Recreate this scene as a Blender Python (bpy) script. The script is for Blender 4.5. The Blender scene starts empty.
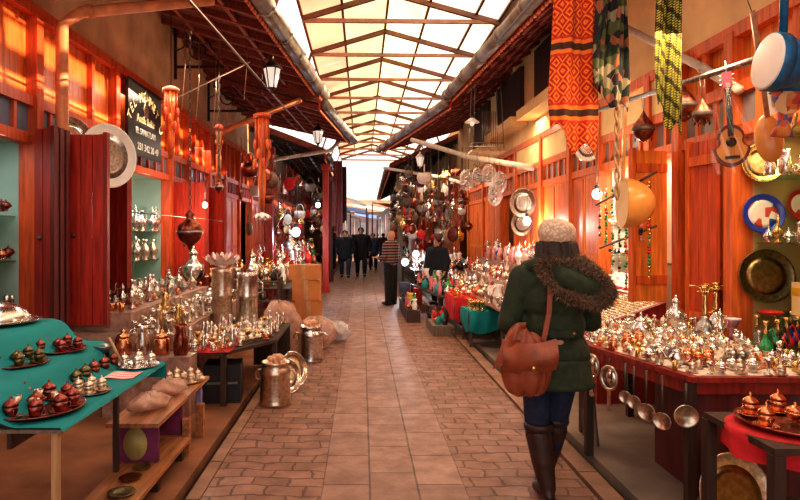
import bpy, math, random
from mathutils import Vector, Matrix, Euler
R = random.Random(11)
PI = math.pi
sc = bpy.context.scene
COL = sc.collection

def rad(a): return a * PI / 180
def wx(px, Y): return (px - 362) / 600.0 * Y
def wz(py, Y): return 1.6 - (py - 233) / 600.0 * Y
def W(px, py, Y): return (wx(px, Y), Y, wz(py, Y))

# ------------------------------------------------------------------ materials
def nt(name):
    m = bpy.data.materials.new(name); m.use_nodes = True
    t = m.node_tree; b = t.nodes['Principled BSDF']
    return m, t, b
def N(t, typ, **kw):
    n = t.nodes.new(typ)
    for k, v in kw.items():
        if k in n.inputs: n.inputs[k].default_value = v
        else: setattr(n, k, v)
    return n
def ramp(t, fac, stops):
    r = t.nodes.new('ShaderNodeValToRGB')
    e = r.color_ramp.elements
    e[0].position = stops[0][0]; e[0].color = (*stops[0][1], 1)
    e[1].position = stops[-1][0]; e[1].color = (*stops[-1][1], 1)
    for p, c in stops[1:-1]:
        x = e.new(p); x.color = (*c, 1)
    t.links.new(fac, r.inputs[0]); return r
def mul(c, k): return tuple(min(1, x * k) for x in c)
def coords(t, scale=(1, 1, 1)):
    tc = t.nodes.new('ShaderNodeTexCoord'); mp = t.nodes.new('ShaderNodeMapping')
    mp.inputs['Scale'].default_value = scale
    t.links.new(tc.outputs['Object'], mp.inputs[0]); return mp.outputs[0]
def bump(t, b, h, strength=.3, dist=.01):
    n = N(t, 'ShaderNodeBump'); n.inputs['Strength'].default_value = strength; n.inputs['Distance'].default_value = dist
    t.links.new(h, n.inputs['Height']); t.links.new(n.outputs[0], b.inputs['Normal'])
def mat(name, c, rough=.5, metal=0, var=.35, scale=8, bmp=.2, stretch=(1, 1, 1), dist=.006, emit=None, es=0, alpha=1, trans=0, coat=0, sss=0):
    m, t, b = nt(name)
    v = coords(t, stretch)
    n = N(t, 'ShaderNodeTexNoise'); n.inputs['Scale'].default_value = scale; n.inputs['Detail'].default_value = 4
    t.links.new(v, n.inputs['Vector'])
    r = ramp(t, n.outputs[0], [(.3, mul(c, 1 - var)), (.7, mul(c, 1 + var * .5))])
    t.links.new(r.outputs[0], b.inputs['Base Color'])
    b.inputs['Roughness'].default_value = rough; b.inputs['Metallic'].default_value = metal
    if bmp: bump(t, b, n.outputs[0], bmp, dist)
    if emit: b.inputs['Emission Color'].default_value = (*emit, 1); b.inputs['Emission Strength'].default_value = es
    if alpha < 1: b.inputs['Alpha'].default_value = alpha
    if trans: b.inputs['Transmission Weight'].default_value = trans
    if coat: b.inputs['Coat Weight'].default_value = coat
    return m
MM = {}
def add(key, *a, **k): MM[key] = mat(key, *a, **k); return MM[key]
wood = dict(scale=5, stretch=(6, 6, .6), bmp=.35, var=.4)
woodY = dict(scale=5, stretch=(6, .6, 6), bmp=.35, var=.4)
add('red_wood', (.5, .04, .022), .45, **wood)
add('red_wood_dark', (.3, .028, .018), .5, **wood)
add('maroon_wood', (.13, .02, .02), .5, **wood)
add('orange_wood', (.72, .15, .03), .42, **wood)
add('orange_wood_bright', (.9, .27, .05), .4, **wood)
add('red_orange_wood', (.6, .09, .025), .42, **wood)
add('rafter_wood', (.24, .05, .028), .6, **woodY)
add('deck_wood', (.17, .042, .026), .7, scale=9, stretch=(.6, 6, 6), bmp=.3, var=.5)
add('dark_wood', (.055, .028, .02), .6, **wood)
add('bench_wood', (.42, .17, .07), .45, scale=6, stretch=(5, .5, 5), var=.45)
add('pale_wood', (.5, .3, .15), .5, **wood)
add('grey_wood', (.22, .17, .13), .6, **wood)
add('plaster_tan', (.6, .36, .2), .85, scale=2.2, var=.3, bmp=.5, dist=.02)
add('plaster_cream', (.85, .62, .3), .85, scale=2.2, var=.2, bmp=.4, dist=.02)
add('plaster_mauve', (.3, .2, .2), .9, scale=1.2, var=.4)
add('plaster_brown', (.3, .17, .11), .9, scale=1.6, var=.4, bmp=.5, dist=.02)
add('silver', (.78, .74, .7), .22, 1, var=.35, scale=30, bmp=.25, dist=.003)
add('silver_warm', (.75, .62, .5), .28, 1, var=.4, scale=40, bmp=.4, dist=.004)
add('silver_dark', (.4, .37, .35), .3, 1, var=.5, scale=35, bmp=.4, dist=.004)
add('brass', (.78, .52, .2), .25, 1, var=.35, scale=30, bmp=.25, dist=.003)
add('brass_dark', (.35, .24, .1), .35, 1, var=.45, scale=24, bmp=.4, dist=.004)
add('copper', (.78, .33, .17), .27, 1, var=.35, scale=30, bmp=.3, dist=.003)
add('copper_dark', (.3, .09, .06), .33, 1, var=.5, scale=45, bmp=.4, dist=.003)
add('copper_red', (.34, .1, .085), .3, 1, var=.5, scale=45, bmp=.4, dist=.003)
add('bronze_green', (.2, .16, .08), .35, 1, var=.5, scale=45, bmp=.4, dist=.003)
add('dark_metal', (.06, .045, .045), .4, .8, var=.4, scale=20)
add('iron', (.16, .12, .1), .5, .7, var=.3)
add('gutter_metal', (.3, .27, .25), .5, .6, var=.35, scale=5)
add('truss_metal', (.16, .07, .05), .5, .3, var=.3)
add('tie_metal', (.36, .2, .15), .5, .2, var=.3)
add('pipe_paint', (.75, .3, .13), .45, 0, var=.3)
add('pipe_white', (.62, .5, .4), .55, 0, var=.2)
add('turquoise_cloth', (.0, .24, .25), .85, scale=3, var=.15, bmp=.3, dist=.01)
add('red_cloth', (.62, .02, .03), .85, scale=14, var=.3)
add('white_cloth', (.75, .68, .62), .8, scale=14, var=.2)
add('cardboard', (.5, .19, .06), .8, scale=5, var=.2)
add('tape', (.45, .25, .12), .3)
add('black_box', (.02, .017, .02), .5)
add('glass_blue', (.16, .23, .34), .15, 0, var=.4, scale=1.2, bmp=0, coat=.5)
add('glass_grey', (.32, .3, .3), .15, 0, var=.5, scale=1.5, bmp=0, coat=.5)
add('display_green', (.34, .47, .42), .6, scale=1.5, var=.3, bmp=0)
add('display_yellow', (.5, .36, .15), .6, scale=1.5, var=.3, bmp=0)
add('display_white', (.8, .72, .66), .6, scale=2, var=.15, bmp=0)
add('coat_green', (.03, .045, .022), .85, scale=20, var=.4)
add('denim', (.018, .03, .075), .85, scale=30, var=.4)
add('boot_leather', (.045, .018, .014), .45, scale=14, var=.4)
add('bag_leather', (.32, .075, .03), .42, scale=12, var=.4, bmp=.5)
add('strap_leather', (.33, .07, .03), .45)
add('fur', (.16, .095, .06), .95, scale=70, var=.8, bmp=1, dist=.02)
add('fur_tip', (.3, .19, .12), .95, scale=40, var=.7, bmp=0)
add('hair', (.025, .012, .009), .5, scale=20, stretch=(8, 8, .7), var=.5, bmp=.7)
add('skin', (.6, .31, .21), .5, var=.12, scale=12, bmp=.05)
add('navy_coat', (.014, .018, .03), .85, var=.4)
add('black_coat', (.012, .01, .012), .85, var=.4)
add('dark_trousers', (.012, .011, .014), .85, var=.4)
add('blue_jeans', (.035, .06, .12), .85, var=.4)
add('brown_coat', (.12, .06, .045), .85, var=.4)
add('black_plastic', (.015, .014, .015), .35)
add('plastic_haze', (.72, .42, .32), .3, scale=9, var=.4, bmp=.9, dist=.03, alpha=.55)
add('plastic_clear', (.8, .75, .74), .25, scale=12, var=.3, bmp=.9, dist=.03, alpha=.45)
add('film_thin', (.8, .74, .7), .25, scale=16, var=.3, bmp=.9, dist=.03, alpha=.28)
add('white_enamel', (.85, .8, .75), .4, var=.12)
add('pink_enamel', (.72, .3, .28), .35, var=.4, scale=20)
add('purple_paint', (.2, .03, .11), .5)
add('lavender_paint', (.26, .24, .48), .5)
add('yellow_paint', (.5, .42, .16), .5)
add('earth', (.27, .105, .05), .85, scale=3, var=.4, bmp=.5, dist=.02)
add('concrete', (.26, .19, .15), .75, scale=3, var=.35, bmp=.4, dist=.01)
add('gutter_stone', (.3, .16, .105), .7, scale=4, var=.4, bmp=.5, dist=.01)
add('uke_wood', (.85, .33, .05), .3, scale=4, var=.2, bmp=.05)
add('uke_edge', (.16, .02, .03), .3)
add('drum_blue', (.01, .14, .3), .4, scale=30, var=.4)
add('drum_skin', (.9, .82, .75), .5, var=.05)
add('lute_wood', (.72, .31, .08), .3, scale=4, var=.3, coat=.4)
add('lute_face', (.95, .62, .22), .4, scale=4, var=.15)
add('paper', (.8, .66, .55), .7, scale=8, var=.15)
add('food_paper', (.8, .45, .28), .6, scale=18, var=.4, bmp=.6, dist=.01)
add('green_glass', (.02, .3, .08), .15, var=.3, coat=.6)
add('blue_glass', (.02, .05, .4), .15, var=.3, coat=.6)
add('red_glass', (.6, .03, .02), .15, var=.3, coat=.6)
add('yellow_glass', (.75, .45, .03), .2, var=.3, coat=.6)
add('black_glass', (.015, .013, .02), .15, coat=.6)
add('pink_marble', (.55, .25, .3), .3, scale=14, var=.5)
add('lit_lamp', (1, .9, .75), .5, emit=(1, .86, .6), es=14)
add('lit_cold', (.9, .95, 1), .5, emit=(.72, .87, 1), es=9)
add('lamp_glass', (.8, .78, .74), .2, emit=(1, .92, .8), es=.7)
add('plastic_step', (.42, .25, .2), .35, scale=12, var=.5, bmp=.8, dist=.02)
add('tarp_blue', (.08, .16, .4), .7, scale=2)
add('tarp_grey', (.42, .4, .42), .7, scale=2)
add('tarp_rust', (.4, .13, .07), .7, scale=2)
add('yellow_plastic', (.75, .5, .05), .5)
add('pink_plastic', (.75, .2, .25), .5)
add('teal_plastic', (.02, .3, .3), .5)
add('brown_leather', (.14, .06, .035), .55)

def pattern_mat(name, build):
    m, t, b = nt(name); build(t, b); MM[name] = m
# paving slabs and cobbles
def brickmat(c1, c2, mortar, w, h, swap, distort, msize, rough, msm=.1, off=.5):
    def f(t, b):
        tc = t.nodes.new('ShaderNodeTexCoord')
        sp = t.nodes.new('ShaderNodeSeparateXYZ'); cb = t.nodes.new('ShaderNodeCombineXYZ')
        nz = N(t, 'ShaderNodeTexNoise'); nz.inputs['Scale'].default_value = 2.6; nz.inputs['Detail'].default_value = 3
        t.links.new(tc.outputs['Object'], nz.inputs['Vector'])
        sub = N(t, 'ShaderNodeVectorMath', operation='SUBTRACT'); sub.inputs[1].default_value = (.5, .5, .5)
        scl = N(t, 'ShaderNodeVectorMath', operation='SCALE'); scl.inputs['Scale'].default_value = distort
        ad = N(t, 'ShaderNodeVectorMath', operation='ADD')
        t.links.new(nz.outputs['Color'], sub.inputs[0]); t.links.new(sub.outputs[0], scl.inputs[0])
        t.links.new(tc.outputs['Object'], ad.inputs[0]); t.links.new(scl.outputs[0], ad.inputs[1])
        t.links.new(ad.outputs[0], sp.inputs[0])
        a, c = (1, 0) if swap else (0, 1)
        t.links.new(sp.outputs[a], cb.inputs[0])
        if swap:
            o = N(t, 'ShaderNodeMath', operation='ADD'); o.inputs[1].default_value = .25
            t.links.new(sp.outputs[c], o.inputs[0]); t.links.new(o.outputs[0], cb.inputs[1])
        else: t.links.new(sp.outputs[c], cb.inputs[1])
        br = t.nodes.new('ShaderNodeTexBrick'); br.offset = off
        for k, v in (('Scale', 1), ('Mortar Size', msize), ('Mortar Smooth', msm), ('Brick Width', w), ('Row Height', h), ('Bias', -.1)): br.inputs[k].default_value = v
        br.inputs['Color1'].default_value = (*c1, 1); br.inputs['Color2'].default_value = (*c2, 1); br.inputs['Mortar'].default_value = (*mortar, 1)
        t.links.new(cb.outputs[0], br.inputs['Vector'])
        n2 = N(t, 'ShaderNodeTexNoise'); n2.inputs['Scale'].default_value = 5; n2.inputs['Detail'].default_value = 6; n2.inputs['Roughness'].default_value = .65
        t.links.new(tc.outputs['Object'], n2.inputs['Vector'])
        r = ramp(t, n2.outputs[0], [(.25, (.55, .55, .55)), (.75, (1.15, 1.1, 1.05))])
        mx = N(t, 'ShaderNodeMix', data_type='RGBA', blend_type='MULTIPLY'); mx.inputs[0].default_value = 1
        t.links.new(br.outputs['Color'], mx.inputs[6]); t.links.new(r.outputs[0], mx.inputs[7])
        t.links.new(mx.outputs[2], b.inputs['Base Color'])
        rr = ramp(t, n2.outputs[0], [(.3, (rough + .15,) * 3), (.7, (rough - .12,) * 3)])
        t.links.new(rr.outputs[0], b.inputs['Roughness'])
        m1 = N(t, 'ShaderNodeMath', operation='MULTIPLY'); m1.inputs[1].default_value = -1
        t.links.new(br.outputs['Fac'], m1.inputs[0])
        m2 = N(t, 'ShaderNodeMath', operation='MULTIPLY_ADD'); m2.inputs[1].default_value = .35
        t.links.new(n2.outputs[0], m2.inputs[0]); t.links.new(m1.outputs[0], m2.inputs[2])
        bump(t, b, m2.outputs[0], .7, .012)
    return f
pattern_mat('slabs', brickmat((.34, .18, .138), (.275, .14, .105), (.12, .055, .042), .5, .3, True, .01, .007, .5, off=.37))
pattern_mat('cobbles', brickmat((.32, .16, .115), (.23, .108, .076), (.125, .056, .04), .23, .14, False, .2, .009, .55, .2))
# textiles
def weave(c1, c2, c3, s1, s2, diag):
    def f(t, b):
        v = coords(t)
        w1 = N(t, 'ShaderNodeTexWave', wave_type='BANDS', bands_direction='Z'); w1.inputs['Scale'].default_value = s1; w1.inputs['Distortion'].default_value = 3; w1.inputs['Detail'].default_value = 1
        w2 = N(t, 'ShaderNodeTexChecker'); w2.inputs['Scale'].default_value = s2
        t.links.new(v, w1.inputs['Vector'])
        mp = t.nodes.new('ShaderNodeMapping'); mp.inputs['Rotation'].default_value = (0, rad(diag), 0); t.links.new(v, mp.inputs[0])
        t.links.new(mp.outputs[0], w2.inputs['Vector'])
        w2.inputs['Color1'].default_value = (*c1, 1); w2.inputs['Color2'].default_value = (*c2, 1)
        r = ramp(t, w1.outputs['Fac'], [(.55, (0, 0, 0)), (.75, (1, 1, 1))])
        mx = N(t, 'ShaderNodeMix', data_type='RGBA'); t.links.new(r.outputs[0], mx.inputs[0]); t.links.new(w2.outputs[0], mx.inputs[6]); mx.inputs[7].default_value = (*c3, 1)
        t.links.new(mx.outputs[2], b.inputs['Base Color']); b.inputs['Roughness'].default_value = .9
        n = N(t, 'ShaderNodeTexNoise'); n.inputs['Scale'].default_value = 120; t.links.new(v, n.inputs['Vector']); bump(t, b, n.outputs[0], .5, .004)
    return f
def rugpat(t, b):
    v = coords(t); sp = t.nodes.new('ShaderNodeSeparateXYZ'); t.links.new(v, sp.inputs[0])
    def M(op, a, b2=None, c=None):
        n = N(t, 'ShaderNodeMath', operation=op)
        for i, q in enumerate((a, b2, c)):
            if q is None: continue
            if isinstance(q, (int, float)): n.inputs[i].default_value = q
            else: t.links.new(q, n.inputs[i])
        return n.outputs[0]
    dx = M('PINGPONG', M('MULTIPLY', sp.outputs[0], 22), 1); dz = M('PINGPONG', M('MULTIPLY', sp.outputs[2], 16), 1)
    dia = M('ADD', dx, dz); band = M('PINGPONG', M('MULTIPLY', sp.outputs[2], 4), 1)
    r1 = ramp(t, M('FRACT', M('MULTIPLY', dia, 1.5)), [(0, (.45, .02, .01)), (.35, (.85, .1, .015)), (.6, (.95, .3, .03)), (.85, (.5, .03, .015))]); r1.color_ramp.interpolation = 'CONSTANT'
    r2 = ramp(t, band, [(0, (.08, .03, .02)), (.1, (.9, .22, .03)), (.22, (.6, .04, .015)), (.3, (1, 1, 1)), (1, (1, 1, 1))]); r2.color_ramp.interpolation = 'CONSTANT'
    fac = M('GREATER_THAN', band, .3)
    mx = N(t, 'ShaderNodeMix', data_type='RGBA'); t.links.new(fac, mx.inputs[0]); t.links.new(r2.outputs[0], mx.inputs[6]); t.links.new(r1.outputs[0], mx.inputs[7])
    t.links.new(mx.outputs[2], b.inputs['Base Color']); b.inputs['Roughness'].default_value = .9
    n = N(t, 'ShaderNodeTexNoise'); n.inputs['Scale'].default_value = 150; t.links.new(v, n.inputs['Vector']); bump(t, b, n.outputs[0], .5, .004)
pattern_mat('rug_orange', rugpat)
def scarfpat(t, b):
    v = coords(t, (1, 1, 1)); mp = t.nodes.new('ShaderNodeMapping'); mp.inputs['Rotation'].default_value = (0, rad(35), 0); t.links.new(v, mp.inputs[0])
    br = t.nodes.new('ShaderNodeTexBrick'); br.offset = .5
    for k, q in (('Scale', 1), ('Mortar Size', .0035), ('Brick Width', .022), ('Row Height', .014)): br.inputs[k].default_value = q
    br.inputs['Color1'].default_value = (.75, .62, .06, 1); br.inputs['Color2'].default_value = (.5, .44, .05, 1); br.inputs['Mortar'].default_value = (.05, .055, .02, 1)
    sp = t.nodes.new('ShaderNodeSeparateXYZ'); cb = t.nodes.new('ShaderNodeCombineXYZ'); t.links.new(mp.outputs[0], sp.inputs[0]); t.links.new(sp.outputs[0], cb.inputs[0]); t.links.new(sp.outputs[2], cb.inputs[1])
    t.links.new(cb.outputs[0], br.inputs['Vector'])
    w = N(t, 'ShaderNodeTexWave', wave_type='BANDS', bands_direction='X'); w.inputs['Scale'].default_value = 4.5; t.links.new(mp.outputs[0], w.inputs['Vector'])
    r = ramp(t, w.outputs['Fac'], [(.72, (1, 1, 1)), (.85, (.22, .2, .1))])
    mx = N(t, 'ShaderNodeMix', data_type='RGBA', blend_type='MULTIPLY'); mx.inputs[0].default_value = 1; t.links.new(br.outputs['Color'], mx.inputs[6]); t.links.new(r.outputs[0], mx.inputs[7])
    t.links.new(mx.outputs[2], b.inputs['Base Color']); b.inputs['Roughness'].default_value = .9
pattern_mat('scarf_yellow', scarfpat)
def camo(t, b):
    v = coords(t); n = N(t, 'ShaderNodeTexVoronoi'); n.inputs['Scale'].default_value = 16; t.links.new(v, n.inputs['Vector'])
    s = t.nodes.new('ShaderNodeSeparateColor'); t.links.new(n.outputs['Color'], s.inputs[0])
    r = ramp(t, s.outputs[0], [(.0, (.02, .03, .02)), (.35, (.09, .1, .035)), (.55, (.02, .015, .02)), (.7, (.3, .1, .05)), (.85, (.3, .24, .14)), (1, (.03, .06, .05))])
    r.color_ramp.interpolation = 'CONSTANT'
    t.links.new(r.outputs[0], b.inputs['Base Color']); b.inputs['Roughness'].default_value = .9
pattern_mat('camo_cloth', camo)
def knit(t, b):
    v = coords(t); w = N(t, 'ShaderNodeTexVoronoi'); w.inputs['Scale'].default_value = 60; t.links.new(v, w.inputs['Vector'])
    r = ramp(t, w.outputs['Distance'], [(.0, (.9, .74, .56)), (.7, (.55, .38, .27))])
    t.links.new(r.outputs[0], b.inputs['Base Color']); b.inputs['Roughness'].default_value = .95; bump(t, b, w.outputs['Distance'], -.8, .01)
pattern_mat('knit_cream', knit)
def stripes(a, c, s, axis='X'):
    def f(t, b):
        v = coords(t); w = N(t, 'ShaderNodeTexWave', wave_type='BANDS', bands_direction=axis); w.inputs['Scale'].default_value = s; t.links.new(v, w.inputs['Vector'])
        r = ramp(t, w.outputs['Fac'], [(.45, a), (.55, c)]); t.links.new(r.outputs[0], b.inputs['Base Color']); b.inputs['Roughness'].default_value = .85
    return f
pattern_mat('pink_stripes', stripes((.75, .2, .22), (.85, .72, .66), 7, 'Y'))
pattern_mat('sweater', stripes((.02, .016, .02), (.3, .16, .15), 5, 'Z'))
def floral(t, b):
    v = coords(t); w = N(t, 'ShaderNodeTexVoronoi'); w.inputs['Scale'].default_value = 14; t.links.new(v, w.inputs['Vector'])
    s = t.nodes.new('ShaderNodeSeparateColor'); t.links.new(w.outputs['Color'], s.inputs[0])
    r = ramp(t, s.outputs[0], [(0, (.85, .75, .65)), (.4, (.6, .08, .06)), (.65, (.85, .7, .6)), (.8, (.05, .08, .35))]); r.color_ramp.interpolation = 'CONSTANT'
    t.links.new(r.outputs[0], b.inputs['Base Color']); b.inputs['Roughness'].default_value = .25
pattern_mat('floral_enamel', floral)
def drumpat(t, b):
    v = coords(t); w = N(t, 'ShaderNodeTexVoronoi'); w.inputs['Scale'].default_value = 22; t.links.new(v, w.inputs['Vector'])
    s = t.nodes.new('ShaderNodeSeparateColor'); t.links.new(w.outputs['Color'], s.inputs[0])
    r = ramp(t, s.outputs[0], [(0, (.6, .08, .05)), (.3, (.85, .6, .35)), (.55, (.1, .12, .3)), (.75, (.7, .25, .06))]); r.color_ramp.interpolation = 'CONSTANT'
    t.links.new(r.outputs[0], b.inputs['Base Color']); b.inputs['Roughness'].default_value = .35
pattern_mat('drum_pattern', drumpat)
# translucent canopy sheets and clear glass
def canopy_mat(name, c, tr):
    m = bpy.data.materials.new(name); m.use_nodes = True; t = m.node_tree; t.nodes.clear()
    o = t.nodes.new('ShaderNodeOutputMaterial'); mx = t.nodes.new('ShaderNodeMixShader'); mx2 = t.nodes.new('ShaderNodeMixShader')
    tl = t.nodes.new('ShaderNodeBsdfTranslucent'); tp = t.nodes.new('ShaderNodeBsdfTransparent'); df = t.nodes.new('ShaderNodeBsdfDiffuse')
    v = coords(t, (1, .5, 1)); n = N(t, 'ShaderNodeTexNoise'); n.inputs['Scale'].default_value = 1.3; n.inputs['Detail'].default_value = 5; t.links.new(v, n.inputs['Vector'])
    r = ramp(t, n.outputs[0], [(.3, mul(c, .7)), (.7, mul(c, 1.1))])
    t.links.new(r.outputs[0], tl.inputs[0]); t.links.new(r.outputs[0], tp.inputs[0]); t.links.new(r.outputs[0], df.inputs[0])
    mx.inputs[0].default_value = tr; mx2.inputs[0].default_value = .15
    t.links.new(tl.outputs[0], mx2.inputs[1]); t.links.new(df.outputs[0], mx2.inputs[2])
    t.links.new(mx2.outputs[0], mx.inputs[1]); t.links.new(tp.outputs[0], mx.inputs[2]); t.links.new(mx.outputs[0], o.inputs[0]); MM[name] = m
canopy_mat('sheet_orange', (1, .55, .33), .5)
canopy_mat('sheet_yellow', (1, .76, .46), .56)
canopy_mat('sheet_pink', (1, .8, .66), .6)
def glassm(name, c, gl=.12):
    m = bpy.data.materials.new(name); m.use_nodes = True; t = m.node_tree; t.nodes.clear()
    o = t.nodes.new('ShaderNodeOutputMaterial'); mx = t.nodes.new('ShaderNodeMixShader'); tp = t.nodes.new('ShaderNodeBsdfTransparent'); g = t.nodes.new('ShaderNodeBsdfGlossy')
    tp.inputs[0].default_value = (*c, 1); g.inputs['Roughness'].default_value = .05; mx.inputs[0].default_value = gl
    t.links.new(tp.outputs[0], mx.inputs[1]); t.links.new(g.outputs[0], mx.inputs[2]); t.links.new(mx.outputs[0], o.inputs[0]); MM[name] = m
glassm('clear_glass', (.93, .97, .95), .08); glassm('shelf_glass', (.65, .85, .75), .3)

# ------------------------------------------------------------------ geometry builder
class G:
    def __init__(s): s.v = []; s.f = []; s.m = []; s.sm = []
    def _add(s, vs, fs, mi=0, smooth=False):
        o = len(s.v); s.v += [tuple(x) for x in vs]
        for f in fs: s.f.append(tuple(i + o for i in f)); s.m.append(mi); s.sm.append(smooth)
        return s
    def box(s, x0, x1, y0, y1, z0, z1, mi=0, M=None):
        vs = [Vector((x, y, z)) for x in (x0, x1) for y in (y0, y1) for z in (z0, z1)]
        if M is not None: vs = [M @ v for v in vs]
        return s._add(vs, [(0, 1, 3, 2), (4, 6, 7, 5), (0, 4, 5, 1), (2, 3, 7, 6), (0, 2, 6, 4), (1, 5, 7, 3)], mi)
    def bar(s, p0, p1, w, h, mi=0, up=(0, 0, 1)):
        p0 = Vector(p0); p1 = Vector(p1); d = (p1 - p0); L = d.length; d.normalize()
        u = Vector(up); sd = d.cross(u)
        if sd.length < 1e-4: sd = d.cross(Vector((0, 1, 0)))
        sd.normalize(); u = sd.cross(d)
        vs = [p + sd * a * w / 2 + u * b * h / 2 for p in (p0, p1) for a in (-1, 1) for b in (-1, 1)]
        return s._add(vs, [(0, 1, 3, 2), (4, 6, 7, 5), (0, 4, 5, 1), (2, 3, 7, 6), (0, 2, 6, 4), (1, 5, 7, 3)], mi)
    def tube(s, pts, r, n=8, mi=0, cap=True):
        pts = [Vector(p) for p in pts]; rs = r if isinstance(r, (list, tuple)) else [r] * len(pts)
        rings = []; prev = None
        for i, p in enumerate(pts):
            d = (pts[min(i + 1, len(pts) - 1)] - pts[max(i - 1, 0)])
            d = d.normalized() if d.length > 1e-9 else Vector((0, 0, 1))
            if prev is None:
                a = d.cross(Vector((0, 0, 1)))
                if a.length < 1e-3: a = d.cross(Vector((0, 1, 0)))
            else: a = prev - d * prev.dot(d)
            a.normalize(); prev = a; b = d.cross(a)
            rings.append([p + (a * math.cos(2 * PI * k / n) + b * math.sin(2 * PI * k / n)) * rs[i] for k in range(n)])
        vs = [v for q in rings for v in q]; fs = []
        for i in range(len(pts) - 1):
            for k in range(n): k2 = (k + 1) % n; fs.append((i * n + k, i * n + k2, (i + 1) * n + k2, (i + 1) * n + k))
        if cap: fs.append(tuple(range(n))[::-1]); fs.append(tuple((len(pts) - 1) * n + k for k in range(n)))
        return s._add(vs, fs, mi, True)
    def lathe(s, prof, n=16, mi=0, M=None, flute=0, fn=8, sx=1, sy=1, cap=True):
        vs = []; fs = []
        for (r, z) in prof:
            for k in range(n):
                a = 2 * PI * k / n; rr = max(r, .0003) * (1 + flute * math.cos(fn * a))
                vs.append(Vector((rr * math.cos(a) * sx, rr * math.sin(a) * sy, z)))
        if M is not None: vs = [M @ v for v in vs]
        for i in range(len(prof) - 1):
            for k in range(n): k2 = (k + 1) % n; fs.append((i * n + k, i * n + k2, (i + 1) * n + k2, (i + 1) * n + k))
        if cap: fs.append(tuple(range(n))[::-1]); fs.append(tuple((len(prof) - 1) * n + k for k in range(n)))
        return s._add(vs, fs, mi, True)
    def ell(s, c, r, n=12, m=8, mi=0, M=None):
        prof = [(math.sin(PI * i / m), -math.cos(PI * i / m)) for i in range(m + 1)]
        T = Matrix.Translation(c) @ (M if M is not None else Matrix()) @ Matrix.Diagonal((r[0], r[1], r[2], 1))
        return s.lathe(prof, n, mi, T)
    def cap(s, p0, p1, r0, r1, n=12):
        p0 = Vector(p0); p1 = Vector(p1); d = (p1 - p0); L = d.length
        if L < 1e-6: return s.ell(p0, (r0,) * 3, n)
        q = d.to_track_quat('Z', 'Y').to_matrix().to_4x4(); prof = []
        for i in range(5): a = -PI / 2 + PI / 2 * i / 4; prof.append((r0 * math.cos(a), r0 * math.sin(a)))
        for i in range(5): a = PI / 2 * i / 4; prof.append((r1 * math.cos(a), L + r1 * math.sin(a)))
        return s.lathe(prof, n, 0, Matrix.Translation(p0) @ q)
    def grid(s, fn, nu, nv, mi=0, smooth=True):
        vs = [fn(i / nu, j / nv) for j in range(nv + 1) for i in range(nu + 1)]
        fs = [(j * (nu + 1) + i, j * (nu + 1) + i + 1, (j + 1) * (nu + 1) + i + 1, (j + 1) * (nu + 1) + i) for j in range(nv) for i in range(nu)]
        return s._add(vs, fs, mi, smooth)
    def prism(s, poly, z0, z1, mi=0, M=None):
        n = len(poly); vs = [Vector((x, y, z0)) for x, y in poly] + [Vector((x, y, z1)) for x, y in poly]
        if M is not None: vs = [M @ v for v in vs]
        return s._add(vs, [tuple(range(n))[::-1], tuple(range(n, 2 * n))] + [(i, (i + 1) % n, (i + 1) % n + n, i + n) for i in range(n)], mi)
    def xf(s, M): s.v = [tuple(M @ Vector(v)) for v in s.v]; return s
    def mesh(s, name, mats):
        me = bpy.data.meshes.new(name); me.from_pydata(s.v, [], s.f)
        me.polygons.foreach_set('material_index', s.m); me.polygons.foreach_set('use_smooth', s.sm)
        for m in (mats if isinstance(mats, (list, tuple)) else [mats]): me.materials.append(MM[m] if isinstance(m, str) else m)
        me.update(); return me
    def obj(s, name, mats, parent=None, loc=(0, 0, 0), rz=0):
        o = bpy.data.objects.new(name, s.mesh(name, mats)); COL.objects.link(o); o.location = loc; o.rotation_euler = (0, 0, rz)
        if parent: o.parent = parent
        return o
def tag(o, label, cat, group=None):
    o['label'] = label; o['category'] = cat
    if group: o['group'] = group
    return o
def thing(name, label, cat, loc=(0, 0, 0), rz=0, group=None):
    o = bpy.data.objects.new(name, None); COL.objects.link(o); o.location = loc; o.rotation_euler = (0, 0, rz); o.empty_display_size = .1
    return tag(o, label, cat, group)
def struct(name, g, mats, parent=None):
    o = g.obj(name, mats, parent)
    if not parent: o['kind'] = 'structure'
    return o
def sempty(name, loc=(0, 0, 0)):
    o = bpy.data.objects.new(name, None); COL.objects.link(o); o.location = loc; o['kind'] = 'structure'; return o

# ------------------------------------------------------------------ goods prototypes: list of (part, mesh); origin at base
def arc(c, r, a0, a1, n, sx=1, sz=1): return [(c[0] + r * math.cos(rad(a0 + (a1 - a0) * i / n)) * sx, c[1], c[2] + r * math.sin(rad(a0 + (a1 - a0) * i / n)) * sz) for i in range(n + 1)]
def k_teapot(m):
    b = G().lathe([(.028, 0), (.035, .006), (.022, .014), (.05, .035), (.066, .062), (.058, .09), (.035, .108), (.036, .114)], 14, flute=.03)
    l = G().lathe([(.036, .114), (.03, .128), (.012, .142), (.006, .148), (.012, .156), (.004, .17), (.001, .176)], 12)
    s_ = G().tube([(.055, 0, .055), (.085, 0, .075), (.095, 0, .1), (.112, 0, .118)], [.014, .01, .007, .006], 7)
    h = G().tube(arc((-.055, 0, .078), .036, 80, 280, 7, 1.1), .005, 6)
    return [('body', b, m), ('lid', l, m), ('spout', s_, m), ('handle', h, m)], .085
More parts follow.
